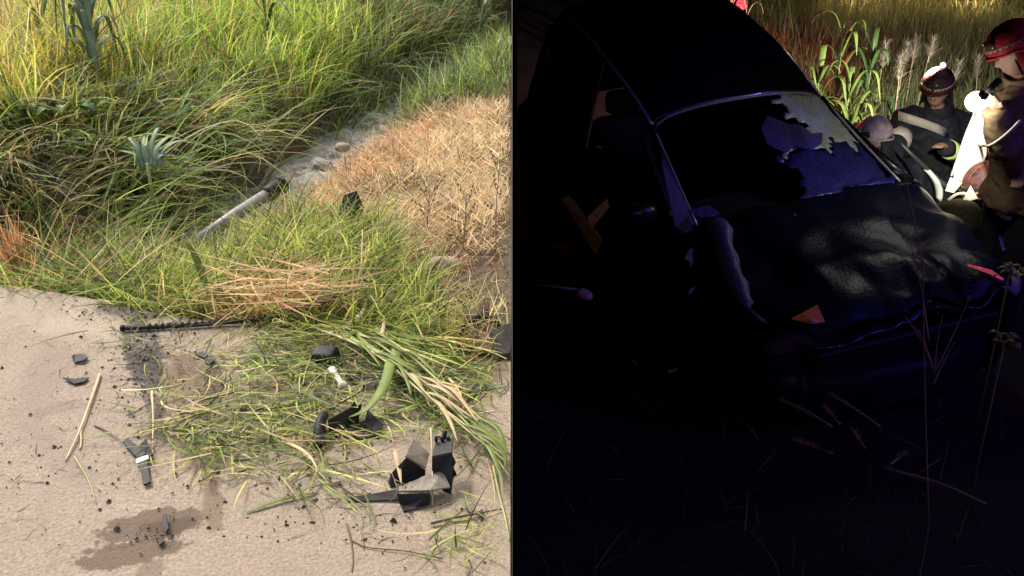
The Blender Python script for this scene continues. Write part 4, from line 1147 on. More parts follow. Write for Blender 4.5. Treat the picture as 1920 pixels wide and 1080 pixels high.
# wheels
for sx in (1.28, -1.2):
    for sy in (-1, 1):
        wv, wf = [], []
        n = 28; prof = [(.20, -.09), (.27, -.105), (.305, -.08), (.315, 0), (.305, .08), (.27, .105), (.20, .09)]
        for k in range(n):
            an = 2 * math.pi * k / n
            for r_, yy in prof: wv.append((sx + r_ * math.cos(an), sy * .76 + yy, .31 + r_ * math.sin(an)))
        m_ = len(prof)
        for k in range(n):
            for j in range(m_): wf.append((k * m_ + j, k * m_ + (j + 1) % m_, ((k + 1) % n) * m_ + (j + 1) % m_, ((k + 1) % n) * m_ + j))
        w = bpy.data.objects.new("wheel", None); COL.objects.link(w); w.parent = CAR; OFF[w.name] = Vector((0, 0, 0))
        link("tyre", pmesh(wv, wf), M['rubber'], w)
        g = [tube_geo([(sx, sy * .80, .31), (sx, sy * .86, .31)], [.06, .05], 12)]
        for k in range(5):
            an = 2 * math.pi * k / 5
            g.append(tube_geo([(sx, sy * .84, .31), (sx + .2 * math.cos(an), sy * .83, .31 + .2 * math.sin(an))], [.03, .022], 6))
        g.append(tube_geo([(sx + .205 * math.cos(a_), sy * .83, .31 + .205 * math.sin(a_)) for a_ in np.linspace(0, 2 * math.pi, 25)], .018, 6))
        link("rim", pmesh(*merge(*g)), simple("dull_rim", (.10, .10, .105), .45, metal=.8), w)
# inside
box("floor_pan", (0, 0, .3), (3.2, 1.4, .04), M['inner'], CAR)
box("dashboard", (.72, 0, .86), (.38, 1.36, .16), M['inner'], CAR, bevel=.05, seg=3)
for sy in (-.37, .37):
    so = box("front_seat", (-.25, sy, .48), (.5, .48, .16), M['inner'], CAR, bevel=.05, seg=3)
    box("seat_back", (-.52, sy, .84), (.16, .46, .62), M['inner'], so, Matrix.Rotation(rad(-14), 3, 'Y'), .06, 3)
    box("head_rest", (-.62, sy, 1.22), (.10, .26, .16), M['inner'], so, None, .04, 3)
box("rear_seat", (-1.15, 0, .62), (.5, 1.25, .5), M['inner'], CAR, bevel=.08, seg=3)
st = [(.48 + .06 * math.cos(a_), .37 + .18 * math.sin(a_), .96 + .17 * math.cos(a_)) for a_ in np.linspace(0, 2 * math.pi, 25)]
sw = tube("steering_wheel", st, .014, M['black_trim'], CAR, 8)
tube("column", [(.48, .37, .96), (.75, .37, .85)], .03, M['black_trim'], sw, 8)
M['tint'] = simple("tinted_glass", (.004, .005, .006), .12, spec=.5)
for k_, (u0, u1) in enumerate(((8.12, 10.1), (4.5, 7.85))):
    for sg_ in (1, -1):
        if sg_ < 0 and k_ == 1: continue
        car_part("side_window", lambda u, v, vm: u0 < u < u1 and 4.15 < vm < 5 and ((v > 8) if sg_ > 0 else (v < 8)) and not (sg_ < 0 and u > 9.5), M['tint'], solid=.005)
V, F = [], []
path = [(1312, 408, 4.95), (1330, 450, 4.82), (1345, 500, 4.70), (1368, 555, 4.56), (1412, 602, 4.42)]
iw = Matrix.LocRotScale(CAR.location, CAR.rotation_euler, None).inverted()
pc_ = catmull([pixy(*q) for q in path], 6)
for i, p in enumerate(pc_):
    w = (.10 - .0012 * i + .02 * mnoise.noise(Vector((i * .23, 0, 0)))) * (1 if i < 20 else .6)
    for k in range(4):
        t = k / 3; V.append(iw @ (p + Vector((w * 1.3 * t, -.05 * math.sin(t * 3.1) - .04 * t, .03 * math.sin(t * 3.1) + .012 * mnoise.noise(Vector((i * .5, k, 3)))))))
for i in range(len(pc_) - 1):
    for k in range(3): F.append((i * 4 + k, i * 4 + k + 1, (i + 1) * 4 + k + 1, (i + 1) * 4 + k))
sheet("torn_wing", V, F, .006, simple("scraped_wing", (.16, .16, .24), .5, nscale=90, namt=.9, bump=.5, bscale=40), CAR, smooth=True)  # scratched torn edge with the blue light on it put into the colour
for (a_, b_, c_, y_) in (((1288, 395), (1330, 385), (1352, 402), 4.95), ((1268, 425), (1290, 405), (1300, 428), 4.95), ((1290, 470), (1300, 462), (1296, 500), 4.8)):
    pl = [iw @ pixy(a_[0], a_[1], y_), iw @ pixy(b_[0], b_[1], y_ + .03), iw @ pixy(c_[0], c_[1], y_), iw @ pixy((a_[0] + c_[0]) / 2, (a_[1] + c_[1]) / 2 + 12, y_ - .03)]
    sheet("torn_scrap", pl, [(0, 1, 2, 3)], .005, simple("blue_scrap", (.14, .14, .30), .45, nscale=40, namt=.6), CAR)
# broken side glass
sheet("quarter_glass", [gv(9.6, 4.3), gv(10.1, 4.35), gv(9.9, 4.95), gv(9.7, 4.8)], [(0, 1, 2, 3)], .006, M['teal_lit_glass'], CAR)
tube("door_seal", [gv(7.6, 4.2) + Vector((0, -.02, 0)), gv(7.7, 4.6) + Vector((0, -.03, 0)), gv(7.9, 4.95) + Vector((0, -.02, 0))], .010, simple("pinkish_seal", (.30, .16, .15), .6), CAR, 6)
#PEOPLE
# ================================================================== NIGHT HALF: people
M['skin'] = simple("skin", (.42, .24, .17), .55, nscale=12, namt=.12)
M['coat_dark'] = simple("dark_turnout_coat", (.012, .013, .018), .85, nscale=25, namt=.4, bump=.4, bscale=30)
M['coat_tan'] = simple("tan_turnout_coat", (.21, .14, .07), .9, nscale=18, namt=.25, bump=.5, bscale=22)
M['trouser'] = simple("dark_trousers", (.014, .014, .018), .9, nscale=20)
M['reflect'] = simple("reflective_stripe", (.55, .47, .38), .45, nscale=40, namt=.15)
M['reflect_y'] = simple("yellow_green_cuff_stripe", (.62, .80, .25), .45)
M['glove'] = simple("dark_glove", (.03, .025, .022), .8)
M['boot'] = simple("black_boot", (.012, .012, .012), .5)
M['helmet_red'] = simple("maroon_helmet", (.36, .02, .03), .6, nscale=22, namt=.6, bump=.3, bscale=40, spec=.3)
M['helmet_dark'] = simple("dark_maroon_helmet", (.075, .024, .02), .62, nscale=20, namt=.9, bump=.3, bscale=40, spec=.3)
M['helmet_pale'] = simple("pinkish_white_helmet", (.48, .38, .35), .45, nscale=18, namt=.5, bump=.2, bscale=30)
M['helmet_band'] = simple("pale_helmet_band", (.42, .36, .26), .6, nscale=20)
M['visor'] = simple("smoked_visor", (.05, .04, .035), .15, coat=.5)

def skin_geo(pts, edges, radii, root=0, sub=1):
    me = bpy.data.meshes.new("sk"); me.from_pydata([tuple(p) for p in pts], edges, []); me.update()
    o = bpy.data.objects.new("sk", me); COL.objects.link(o)
    m = o.modifiers.new("skin", 'SKIN'); m.use_smooth_shade = True
    lay = me.skin_vertices[0] if me.skin_vertices else None
    if lay is None:
        bm = bmesh.new(); bm.from_mesh(me); bm.verts.layers.skin.verify(); bm.to_mesh(me); bm.free(); lay = me.skin_vertices[0]
    for i, r in enumerate(radii):
        lay.data[i].radius = (r, r) if not hasattr(r, "__len__") else r
        lay.data[i].use_root = (i == root)
    if sub:
        s_ = o.modifiers.new("sub", 'SUBSURF'); s_.levels = s_.render_levels = sub
    dg = bpy.context.evaluated_depsgraph_get(); dg.update()
    ev = o.evaluated_get(dg).to_mesh()
    V = [v.co.copy() for v in ev.vertices]; F = [tuple(p.vertices) for p in ev.polygons]
    o.evaluated_get(dg).to_mesh_clear()
    bpy.data.objects.remove(o); bpy.data.meshes.remove(me)
    return V, F

def limb(J, names, radii):
    pts = [J[n] for n in names]
    c = catmull(pts, 5); t = np.linspace(0, len(names) - 1, len(c)); rr = np.interp(t, range(len(names)), radii)
    return tube_geo(c, list(rr), 12)

def frame(d, upv=(0, 0, 1)):
    """matrix whose x axis looks along d and z stays up"""
    x = Vector(d).normalized(); z = Vector(upv); y = z.cross(x).normalized(); z = x.cross(y)
    return Matrix((x, y, z)).transposed()

def person(J, label, face, coat, helmet, trousers='trouser', stripes=(), helmet_tilt=None, group="rescuers at the wreck"):
    J = {k: Vector(v) for k, v in J.items()}
    gz = min(J[k].z for k in ('foot_l', 'foot_r')) - .06
    T = thing("person", Vector((J['pelvis'].x, J['pelvis'].y, gz)), label, "person", group)
    H = J['head']; Mh = frame(face, helmet_tilt or (0, 0, 1))
    fx = Mh @ Vector((1, 0, 0))
    hand = []
    for s in 'lr':
        w = J['wrist_' + s]; d = (w - J['elbow_' + s]).normalized(); Mw = frame(d, (0.1, .2, 1))
        hand.append(ell_geo(w + d * .05, (.055, .042, .022), Mw, 12, 8))
        for k in range(4):
            L = (.066, .075, .070, .054)[k]; o_ = Mw @ Vector((.085, -.03 + .02 * k, 0)); a_ = w + o_
            b_ = a_ + Mw @ Vector((L * .5, 0, -.012)); c_ = b_ + Mw @ Vector((L * .4, 0, -.03))
            hand.append(tube_geo([a_ - d * .03, b_, c_], [.010, .009, .0075], 7))
        sg = 1 if s == 'l' else -1
        a_ = w + Mw @ Vector((.02, .035 * sg, 0)); hand.append(tube_geo([a_, a_ + Mw @ Vector((.03, .025 * sg, -.012)), a_ + Mw @ Vector((.062, .025 * sg, -.028))], [.012, .0105, .009], 7))
    torso = skin_geo([J['pelvis'], J['waist'], J['chest'], J['neck'], H, J['sh_l'], J['elbow_l'], J['wrist_l'], J['sh_r'], J['elbow_r'], J['wrist_r'], J['hip_l'], J['knee_l'], J['foot_l'], J['hip_r'], J['knee_r'], J['foot_r']],
        [(0, 1), (1, 2), (2, 3), (3, 4), (2, 5), (5, 6), (6, 7), (2, 8), (8, 9), (9, 10), (0, 11), (11, 12), (12, 13), (0, 14), (14, 15), (15, 16)],
        [.13, .12, .14, .055, .06, .065, .045, .032, .065, .045, .032, .09, .06, .04, .09, .06, .04])
    head = [ell_geo(H, (.098, .076, .118), Mh, 20, 14), ell_geo(H + Mh @ Vector((.028, 0, -.055)), (.066, .058, .066), Mh, 16, 10),
            tube_geo([H + Mh @ Vector((.092, 0, .012)), H + Mh @ Vector((.116, 0, -.028)), H + Mh @ Vector((.092, 0, -.038))], [.009, .016, .010], 8),
            ell_geo(H + Mh @ Vector((.086, 0, .028)), (.016, .055, .010), Mh, 12, 6), ell_geo(H + Mh @ Vector((.088, 0, -.066)), (.012, .026, .010), Mh, 12, 6),
            ell_geo(H + Mh @ Vector((0, .078, -.01)), (.022, .010, .032), Mh, 10, 6), ell_geo(H + Mh @ Vector((0, -.078, -.01)), (.022, .010, .032), Mh, 10, 6)]
    b = link("body", pmesh(*merge(torso, *head, *hand)), M['skin'], T)
    rm = b.modifiers.new("remesh", 'REMESH'); rm.mode = 'VOXEL'; rm.voxel_size = .011; rm.use_smooth_shade = True
    sm = b.modifiers.new("smooth", 'SMOOTH'); sm.iterations = 2; sm.factor = .4
    for s in (-1, 1):
        V, F = ell_geo(H + Mh @ Vector((.090, .030 * s, .008)), (.010, .014, .008), Mh, 10, 6); link("eye", pmesh(V, F), M['boot'], T)
    # coat: torso and sleeves as one loose shell
    up_ = J['neck'] + (J['neck'] - J['chest']) * .05
    g = [tube_geo(catmull([J['pelvis'] + (J['pelvis'] - J['waist']) * .35, J['pelvis'], J['waist'], J['chest'], J['chest'].lerp(J['neck'], .6), up_], 4), list(np.interp(np.linspace(0, 5, 21), range(6), [.23, .225, .20, .205, .17, .085])), 18)]
    for s in 'lr':
        g.append(limb({'a': J['chest'].lerp(J['sh_' + s], .35), 'b': J['sh_' + s], 'c': J['elbow_' + s], 'd': J['wrist_' + s]}, 'abcd', [.14, .105, .078, .060]))
        g.append(ell_geo(J['sh_' + s], (.105, .105, .10), None, 14, 10))
    V, F = merge(*g)
    co = link("coat", pmesh(V, F), coat, T)
    rm = co.modifiers.new("remesh", 'REMESH'); rm.mode = 'VOXEL'; rm.voxel_size = .016; rm.use_smooth_shade = True
    sm = co.modifiers.new("smooth", 'SMOOTH'); sm.iterations = 4; sm.factor = .5
    tx = bpy.data.textures.new("folds", 'CLOUDS'); tx.noise_scale = .11; tx.noise_depth = 2
    dm = co.modifiers.new("folds", 'DISPLACE'); dm.texture = tx; dm.strength = .022; dm.mid_level = .5
    tx2 = bpy.data.textures.new("creases", 'MARBLE'); tx2.noise_scale = .10; tx2.turbulence = 9; tx2.marble_type = 'SHARP'
    dm = co.modifiers.new("creases", 'DISPLACE'); dm.texture = tx2; dm.strength = .022; dm.mid_level = .5
    g = []
    for s in 'lr':
        g.append(limb({'a': J['pelvis'].lerp(J['hip_' + s], .5), 'b': J['hip_' + s], 'c': J['knee_' + s], 'd': J['foot_' + s] + Vector((0, 0, .02))}, 'abcd', [.13, .125, .09, .07]))
    tr = link("trousers", pmesh(*merge(*g)), M[trousers], T)
    rm = tr.modifiers.new("remesh", 'REMESH'); rm.mode = 'VOXEL'; rm.voxel_size = .02; rm.use_smooth_shade = True
    for s in 'lr':
        f = J['foot_' + s]; V, F = ell_geo(f + Vector((fx.x * .06, fx.y * .06, -.02)), (.14, .06, .06), frame((fx.x, fx.y, 0)), 14, 8); link("boot", pmesh(V, F), M['boot'], T)
        # cuff
        w = J['wrist_' + s]; d = (w - J['elbow_' + s]).normalized()
        tube("cuff", [w - d * .05, w + d * .01], [.066, .064], coat, T, 12)
    for (a_, b_, t0, t1, r_, mm) in stripes:
        A, B = J[a_], J[b_]
        tube("reflective_stripe", [A.lerp(B, t0), A.lerp(B, (t0 + t1) / 2), A.lerp(B, t1)], [r_, r_ * 1.02, r_], M[mm], T, 18)
    # raised collar and chin strap
    nk = J['neck']; dn = (H - nk).normalized()
    V, F = tube_geo([nk - dn * .04, nk + dn * .02, nk + dn * .065], [.12, .098, .094], 18, False)
    cl_ = link("collar", pmesh(V, F), coat, T); md = cl_.modifiers.new("solid", 'SOLIDIFY'); md.thickness = .012
    tube("chin_strap", [H + Mh @ Vector((.01, .080 * math.cos(a_), -.02 - .105 * math.sin(a_))) for a_ in np.linspace(0, math.pi, 14)], .006, M['boot'], T, 6)
    # helmet
    hc = H + Mh @ Vector((-.010, 0, .040))
    V, F = ell_geo(hc, (.138, .112, .122), Mh, 26, 12, -.12)
    he = link("helmet", pmesh(V, F), helmet, T)
    md = he.modifiers.new("solid", 'SOLIDIFY'); md.thickness = .008; md.offset = 1
    rim = [hc + Mh @ Vector((.146 * math.cos(a_) * (1.06 if math.cos(a_) > .6 else 1), .119 * math.sin(a_), -.014 - .05 * max(0, -math.cos(a_)))) for a_ in np.linspace(0, 2 * math.pi, 30)]
    tube("brim", rim, .008, helmet, he, 8)
    tube("crest", [hc + Mh @ Vector((.138 * math.cos(a_), 0, .123 * math.sin(a_))) for a_ in np.linspace(.1, 2.9, 14)], .015, helmet, he, 8)
    bd = [hc + Mh @ Vector((.140 * math.cos(a_), .114 * math.sin(a_), .020)) for a_ in np.linspace(-2.3, 2.3, 20)]
    V = [p + Mh @ Vector((0, 0, dz)) for p in bd for dz in (-.012, .012)]; F = [(2 * i, 2 * i + 1, 2 * i + 3, 2 * i + 2) for i in range(19)]
    bo = link("band", pmesh(V, F), M['helmet_band'], he); md = bo.modifiers.new("solid", 'SOLIDIFY'); md.thickness = .004
    vs = [hc + Mh @ Vector((.142 * math.cos(a_), .116 * math.sin(a_), dz)) for a_ in np.linspace(-.9, .9, 12) for dz in (.075, .030)]
    vo = link("visor", pmesh(vs, [(2 * i, 2 * i + 1, 2 * i + 3, 2 * i + 2) for i in range(11)]), M['visor'], he); md = vo.modifiers.new("solid", 'SOLIDIFY'); md.thickness = .004
    # neck guard hanging from the helmet
    vs = []
    for a_ in np.linspace(1.5, 4.78, 14):
        for dz, k in ((-.02, .98), (-.11, .98), (-.20, 1.12)): vs.append(hc + Mh @ Vector((.136 * k * math.cos(a_), .112 * k * math.sin(a_), dz)))
    ng = link("neck_guard", pmesh(vs, [(3 * i + k, 3 * i + k + 1, 3 * i + k + 4, 3 * i + k + 3) for i in range(13) for k in range(2)]), helmet if helmet is M['helmet_red'] else M['coat_dark'], he)
    md = ng.modifiers.new("solid", 'SOLIDIFY'); md.thickness = .006
    return T, J, Mh

def gzR(x, y): return float(hR(np.array([x]), np.array([y]))[0])
def legs(J, px, py, kneel, dx=.0, dy=0.0, fwd=(-1, 0)):
    """adds hips, knees and feet below the pelvis"""
    p = Vector(J['pelvis']); f = Vector((fwd[0], fwd[1], 0)).normalized(); sd = Vector((-f.y, f.x, 0))
    for s, sg in (('l', 1), ('r', -1)):
        h = p + sd * .11 * sg - Vector((0, 0, .04)); J['hip_' + s] = h
        g = gzR(h.x, h.y)
        if kneel and sg > 0:
            J['knee_' + s] = Vector((h.x + f.x * .22, h.y + f.y * .22, g + .09)); J['foot_' + s] = Vector((h.x - f.x * .2, h.y - f.y * .2, g + .09))
        elif kneel:
            J['knee_' + s] = Vector((h.x + f.x * .38, h.y + f.y * .38, g + .46)); J['foot_' + s] = Vector((h.x + f.x * .40, h.y + f.y * .40, g + .08))
        else:
            J['knee_' + s] = Vector((h.x + f.x * .05, h.y + f.y * .05, (h.z + g) / 2)); J['foot_' + s] = Vector((h.x, h.y, g + .08))
    return J

# kneeling rescuer in the dark coat, in the middle
J = dict(head=pixy(1757, 168, 7.6), neck=pixy(1758, 205, 7.66), chest=pixy(1748, 262, 7.75), waist=pixy(1752, 330, 7.85), sh_l=pixy(1698, 226, 7.62), sh_r=pixy(1800, 232, 7.85),
         elbow_l=pixy(1668, 300, 7.35), wrist_l=pixy(1652, 338, 7.1), elbow_r=pixy(1814, 300, 7.6), wrist_r=pixy(1772, 276, 7.3))
w = J['waist']; J['pelvis'] = Vector((w.x + .02, 7.92, gzR(w.x, 7.92) + .46))
KP = person(legs(J, 0, 0, True, fwd=(-.5, -.9)), "kneeling person in dark coat with pale chest stripe and maroon helmet", (-.55, -.8, -.32), M['coat_dark'], M['helmet_dark'],
       stripes=[('elbow_r', 'wrist_r', .62, .86, .072, 'reflect_y'), ('sh_l', 'elbow_l', .35, .55, .098, 'reflect')])
# chest stripe as a band across the coat front
tops = [(1684, 208), (1710, 216), (1735, 224), (1758, 233), (1778, 243)]; Ys = (7.50, 7.46, 7.47, 7.50, 7.56)
V = [pixy(x, y + dy, Y_) for (x, y), Y_ in zip(tops, Ys) for dy in (0, 17)]
sheet("chest_stripe", V, [(2 * i, 2 * i + 1, 2 * i + 3, 2 * i + 2) for i in range(4)], .008, M['reflect'], KP[0], smooth=True)
# small lamp on the kneeling rescuer's helmet, shining on the reeds
lc = pixy(1768, 122, 7.5)
V, F = ell_geo(lc, (.022, .022, .022), None, 12, 8); HL = link("helmet_lamp", pmesh(V, F), simple("blue_white_led", (.5, .5, 1), .3, emis=(.45, .45, 1), estr=1.5), KP[0])
# tall rescuer in the tan coat at the right edge
J = dict(head=pixy(1905, 98, 5.5), neck=pixy(1918, 150, 5.55), chest=pixy(1930, 235, 5.6), waist=pixy(1925, 330, 5.62), sh_l=pixy(1900, 195, 5.48), sh_r=pixy(1985, 195, 5.8),
         elbow_l=pixy(1884, 278, 5.42), wrist_l=pixy(1866, 206, 5.36), elbow_r=pixy(1985, 300, 5.75), wrist_r=pixy(1925, 330, 5.45))
p = J['waist']; J['pelvis'] = Vector((p.x + .01, 5.64, gzR(p.x, 5.64) + .93))
person(legs(J, 0, 0, False, fwd=(-.8, -.2)), "standing person in tan coat and red helmet at the right edge, holding the torch", (-.75, .35, -.5), M['coat_tan'], M['helmet_red'], stripes=[])
# crouching rescuer with a pale helmet behind the windscreen's edge
J = dict(head=pixy(1636, 262, 7.2), neck=pixy(1650, 300, 7.3), chest=pixy(1668, 345, 7.45), waist=pixy(1690, 400, 7.6), sh_l=pixy(1640, 340, 7.25), sh_r=pixy(1712, 330, 7.5),
         elbow_l=pixy(1640, 400, 7.15), wrist_l=pixy(1625, 430, 7.0), elbow_r=pixy(1720, 390, 7.3), wrist_r=pixy(1700, 350, 7.1))
p = J['waist']; J['pelvis'] = Vector((p.x + .06, 7.7, gzR(p.x, 7.7) + .35))
person(legs(J, 0, 0, True, fwd=(-.6, -.6)), "crouching person in dark coat with a pale shiny helmet, behind the wreck's windscreen", (-.9, -.3, -.25), M['coat_dark'], M['helmet_pale'])
# low crouching rescuer in maroon helmet by the panel
J = dict(head=pixy(1848, 352, 6.1), neck=pixy(1868, 372, 6.15), chest=pixy(1900, 400, 6.2), waist=pixy(1945, 425, 6.25), sh_l=pixy(1880, 410, 6.0), sh_r=pixy(1905, 380, 6.4),
         elbow_l=pixy(1850, 440, 5.9), wrist_l=pixy(1815, 440, 5.95), elbow_r=pixy(1860, 420, 6.35), wrist_r=pixy(1830, 410, 6.2))
p = J['waist']; J['pelvis'] = Vector((p.x + .1, 6.28, gzR(p.x, 6.28) + .38))
person(legs(J, 0, 0, True, fwd=(-.9, -.1)), "low crouching person in dark coat and dark red helmet, bent over below the lit panel", (-.85, -.25, -.6), M['coat_dark'], M['helmet_dark'])

# ================================================================== NIGHT HALF: gear
M['panel'] = None
g_ = NT("perforated_panel")
tc = g_.n("ShaderNodeTexCoord"); mp = g_.n("ShaderNodeMapping"); mp.inputs['Scale'].default_value = (95, 95, 95); g_.l(tc.outputs['Object'], mp.inputs['Vector'])
vo = g_.n("ShaderNodeTexVoronoi"); vo.inputs['Scale'].default_value = 1.0; vo.inputs['Randomness'].default_value = .15; g_.l(mp.outputs[0], vo.inputs['Vector'])
pc = g_.ramp(vo.outputs['Distance'], [(.20, (.30, .25, .19)), (.36, (.70, .63, .52))])
pb = g_.n("ShaderNodeBsdfPrincipled"); g_.l(pc, pb.inputs['Base Color']); pb.inputs['Roughness'].default_value = .7; g_.l(pb.outputs[0], g_.out.inputs[0])
M['panel'] = g_.m
T = thing("overlit_coat_tail", pixy(1800, 375, 6.3), "overlit coat tail modelled as a tapering perforated pale panel", "panel")  # stands in for a coat tail overlit by the torch
sheet("board", [pixy(1838, 200, 6.25), pixy(1850, 230, 6.25), pixy(1848, 290, 6.22), pixy(1835, 350, 6.2), pixy(1822, 372, 6.18), pixy(1790, 352, 6.12), pixy(1788, 315, 6.14), pixy(1815, 250, 6.2)], [(0, 1, 2, 3, 4, 5, 6, 7)], .012, M['panel'], T, .003)
tube("edge_rod", [pixy(1784, 330, 6.16), pixy(1812, 250, 6.22), pixy(1830, 205, 6.27)], .008, M['chrome'], T, 8)
sheet("lower_flap", [pixy(1782, 332, 6.1), pixy(1804, 343, 6.1), pixy(1788, 362, 6.08), pixy(1772, 358, 6.08)], [(0, 1, 2, 3)], .008, M['panel'], T, .002)
sheet("white_corner", [pixy(1820, 348, 6.0), pixy(1833, 372, 5.98), pixy(1812, 378, 5.98), pixy(1806, 374, 5.98)], [(0, 1, 2, 3)], .006, simple("white_cloth", (.75, .72, .62), .7), T)
pts = catmull([pixy(1834, 262, 6.1), pixy(1840, 272, 5.7), pixy(1858, 272, 5.3), pixy(1885, 254, 5.18), pixy(1914, 226, 5.15)], 6)
tag(tube("hem_highlight", pts, .009, simple("hem_highlight", (.75, .70, .58), .7), None, 8), "white rope hanging in a curve from the panel to the tan coat", "highlight")  # highlight on the coat hem, built as a pale tube
pts = catmull([pixy(1878, 340, 5.9), pixy(1872, 330, 5.9), pixy(1862, 344, 5.92), pixy(1855, 354, 5.95)], 5)
tag(tube("tool_handle", pts, .010, M['reflect'], None, 8), "short pale handle behind the low dark red helmet", "handle")
# curved white plate beside the wreck
V, F = [], []
for i in range(9):
    t = i / 8
    a_ = pixy(1728 + 22 * t + 8 * math.sin(t * 3), 315 + 62 * t, 6.7); b_ = pixy(1742 + 24 * t + 10 * math.sin(t * 3), 318 + 52 * t, 6.62)
    V += [a_, (a_ + b_) / 2 + Vector((0, -.05, 0)), b_]
for i in range(8):
    for k in range(2): F.append((i * 3 + k, i * 3 + k + 1, (i + 1) * 3 + k + 1, (i + 1) * 3 + k))
sheet("curved_plate", V, F, .010, simple("white_plate", (.62, .64, .60), .5, nscale=10), None, smooth=True)
tag(bpy.data.objects["curved_plate"], "curved white plate standing between wreck and the olive bag", "plate")
# rounded olive bag
c = pixy(1792, 425, 6.0)
V, F = ell_geo(c, (.17, .16, .19), None, 24, 16)
V = [v + Vector((0, 0, .02 * mnoise.noise(v * 6))) for v in V]
T = thing("gear_bag", base_of(V), "rounded dark olive gear bag in front of the lit panel", "bag")
link("bag", pmesh(V, F), simple("olive_canvas", (.055, .05, .022), .85, nscale=30, namt=.4, bump=.4, bscale=50), T)
tube("handle", catmull([c + Vector((-.08, 0, .175)), c + Vector((-.03, 0, .215)), c + Vector((.03, 0, .215)), c + Vector((.08, 0, .175))], 5), .010, M['bone'], T, 8)
tube("strap", [c + Vector((-.165 * math.cos(a_), -.163 * math.sin(a_) * .98, .03)) for a_ in np.linspace(.2, 2.94, 14)], .010, M['coat_dark'], T, 6)
tag(tube("white_bar", [pixy(1870, 400, 5.6), pixy(1885, 408, 5.55), pixy(1918, 414, 5.5)], .014, simple("white_bar_paint", (.62, .60, .58), .4), None, 10), "white bar lying before the low crouching person", "bar")
sheet("blue_strap", [pixy(1872, 440, 5.6), pixy(1882, 445, 5.55), pixy(1890, 468, 5.5), pixy(1880, 472, 5.5)], [(0, 1, 2, 3)], .01, simple("blue_webbing", (.03, .04, .45), .6), None, .002)
tag(bpy.data.objects["blue_strap"], "small blue strap below the white bar", "strap")
pts = catmull([pixy(1688, 268, 7.0), pixy(1720, 300, 6.9), pixy(1770, 345, 6.6), pixy(1800, 360, 6.4), pixy(1850, 372, 6.2)], 6)
tag(tube("hydraulic_hose", pts, .016, simple("dark_green_hose", (.03, .05, .04), .45), None, 8), "dark hose running from the wreck's pillar down to the low helmet", "hose")
# yellow crossed straps and bar by the wreck's side
T = thing("crossed_straps", pixy(1100, 470, 5.1), "two crossed yellow webbing straps by the wreck's near side", "strap")
M['yellow'] = simple("yellow_webbing", (.40, .33, .02), .8, nscale=60, namt=.4)
sheet("strap", [pixy(1052, 372, 5.2), pixy(1068, 366, 5.2), pixy(1128, 448, 5.0), pixy(1116, 476, 5.0)], [(0, 1, 2, 3)], .006, M['yellow'], T)
sheet("strap", [pixy(1100, 408, 5.08), pixy(1138, 372, 5.12), pixy(1142, 388, 5.12), pixy(1110, 428, 5.06)], [(0, 1, 2, 3)], .006, M['yellow'], T)
T = thing("pry_bar", pixy(1055, 545, 4.6), "slim rod with a pinkish lump at its end lying left of the wreck", "bar")
tube("rod", [pixy(1000, 533, 4.7), pixy(1040, 538, 4.65), pixy(1082, 543, 4.6)], .007, simple("pink_rod", (.42, .26, .26), .6), T, 8)
V, F = ell_geo(pixy(1096, 552, 4.58), (.045, .03, .028), Matrix.Rotation(rad(25), 3, 'Y'), 12, 8); link("lump", pmesh(V, F), simple("pink_lump", (.62, .42, .44), .6, nscale=30, namt=.4, bump=.5), T)
# fragments in the dark
def frag(px, py, Y, r, col, label):
    c = pixy(px, py, Y); vs = [c + Vector((random.uniform(-1, 1), random.uniform(-.5, .5), random.uniform(-1, 1))) * r for _ in range(5)]
    o = sheet("wreck_fragment", vs, [(0, 1, 2), (0, 2, 3), (0, 3, 4)], .006, simple("fragment", col, .4), None)
    tag(o, label, "fragment", "fragments of the wreck")
frag(1290, 480, 4.2, .035, (.45, .30, .45), "pinkish blue fragment left of the bonnet's edge")
frag(1258, 695, 3.6, .025, (.6, .35, .42), "pinkish fragment on the ground below the wreck")
frag(1188, 678, 3.7, .02, (.4, .3, .2), "tiny brown fragment left of the pinkish one below the wreck")
frag(1300, 545, 4.1, .022, (.5, .42, .3), "small tan fragment below the bonnet's left edge")
frag(1490, 405, 5.0, .012, (.7, .5, .45), "small pale fragment at the foot of the windscreen")
frag(1255, 400, 5.2, .015, (.6, .3, .2), "tiny orange fragment inside the torn windscreen opening")
frag(1120, 275, 6.0, .03, (.35, .3, .3), "greyish fragment on the wreck's near door window")
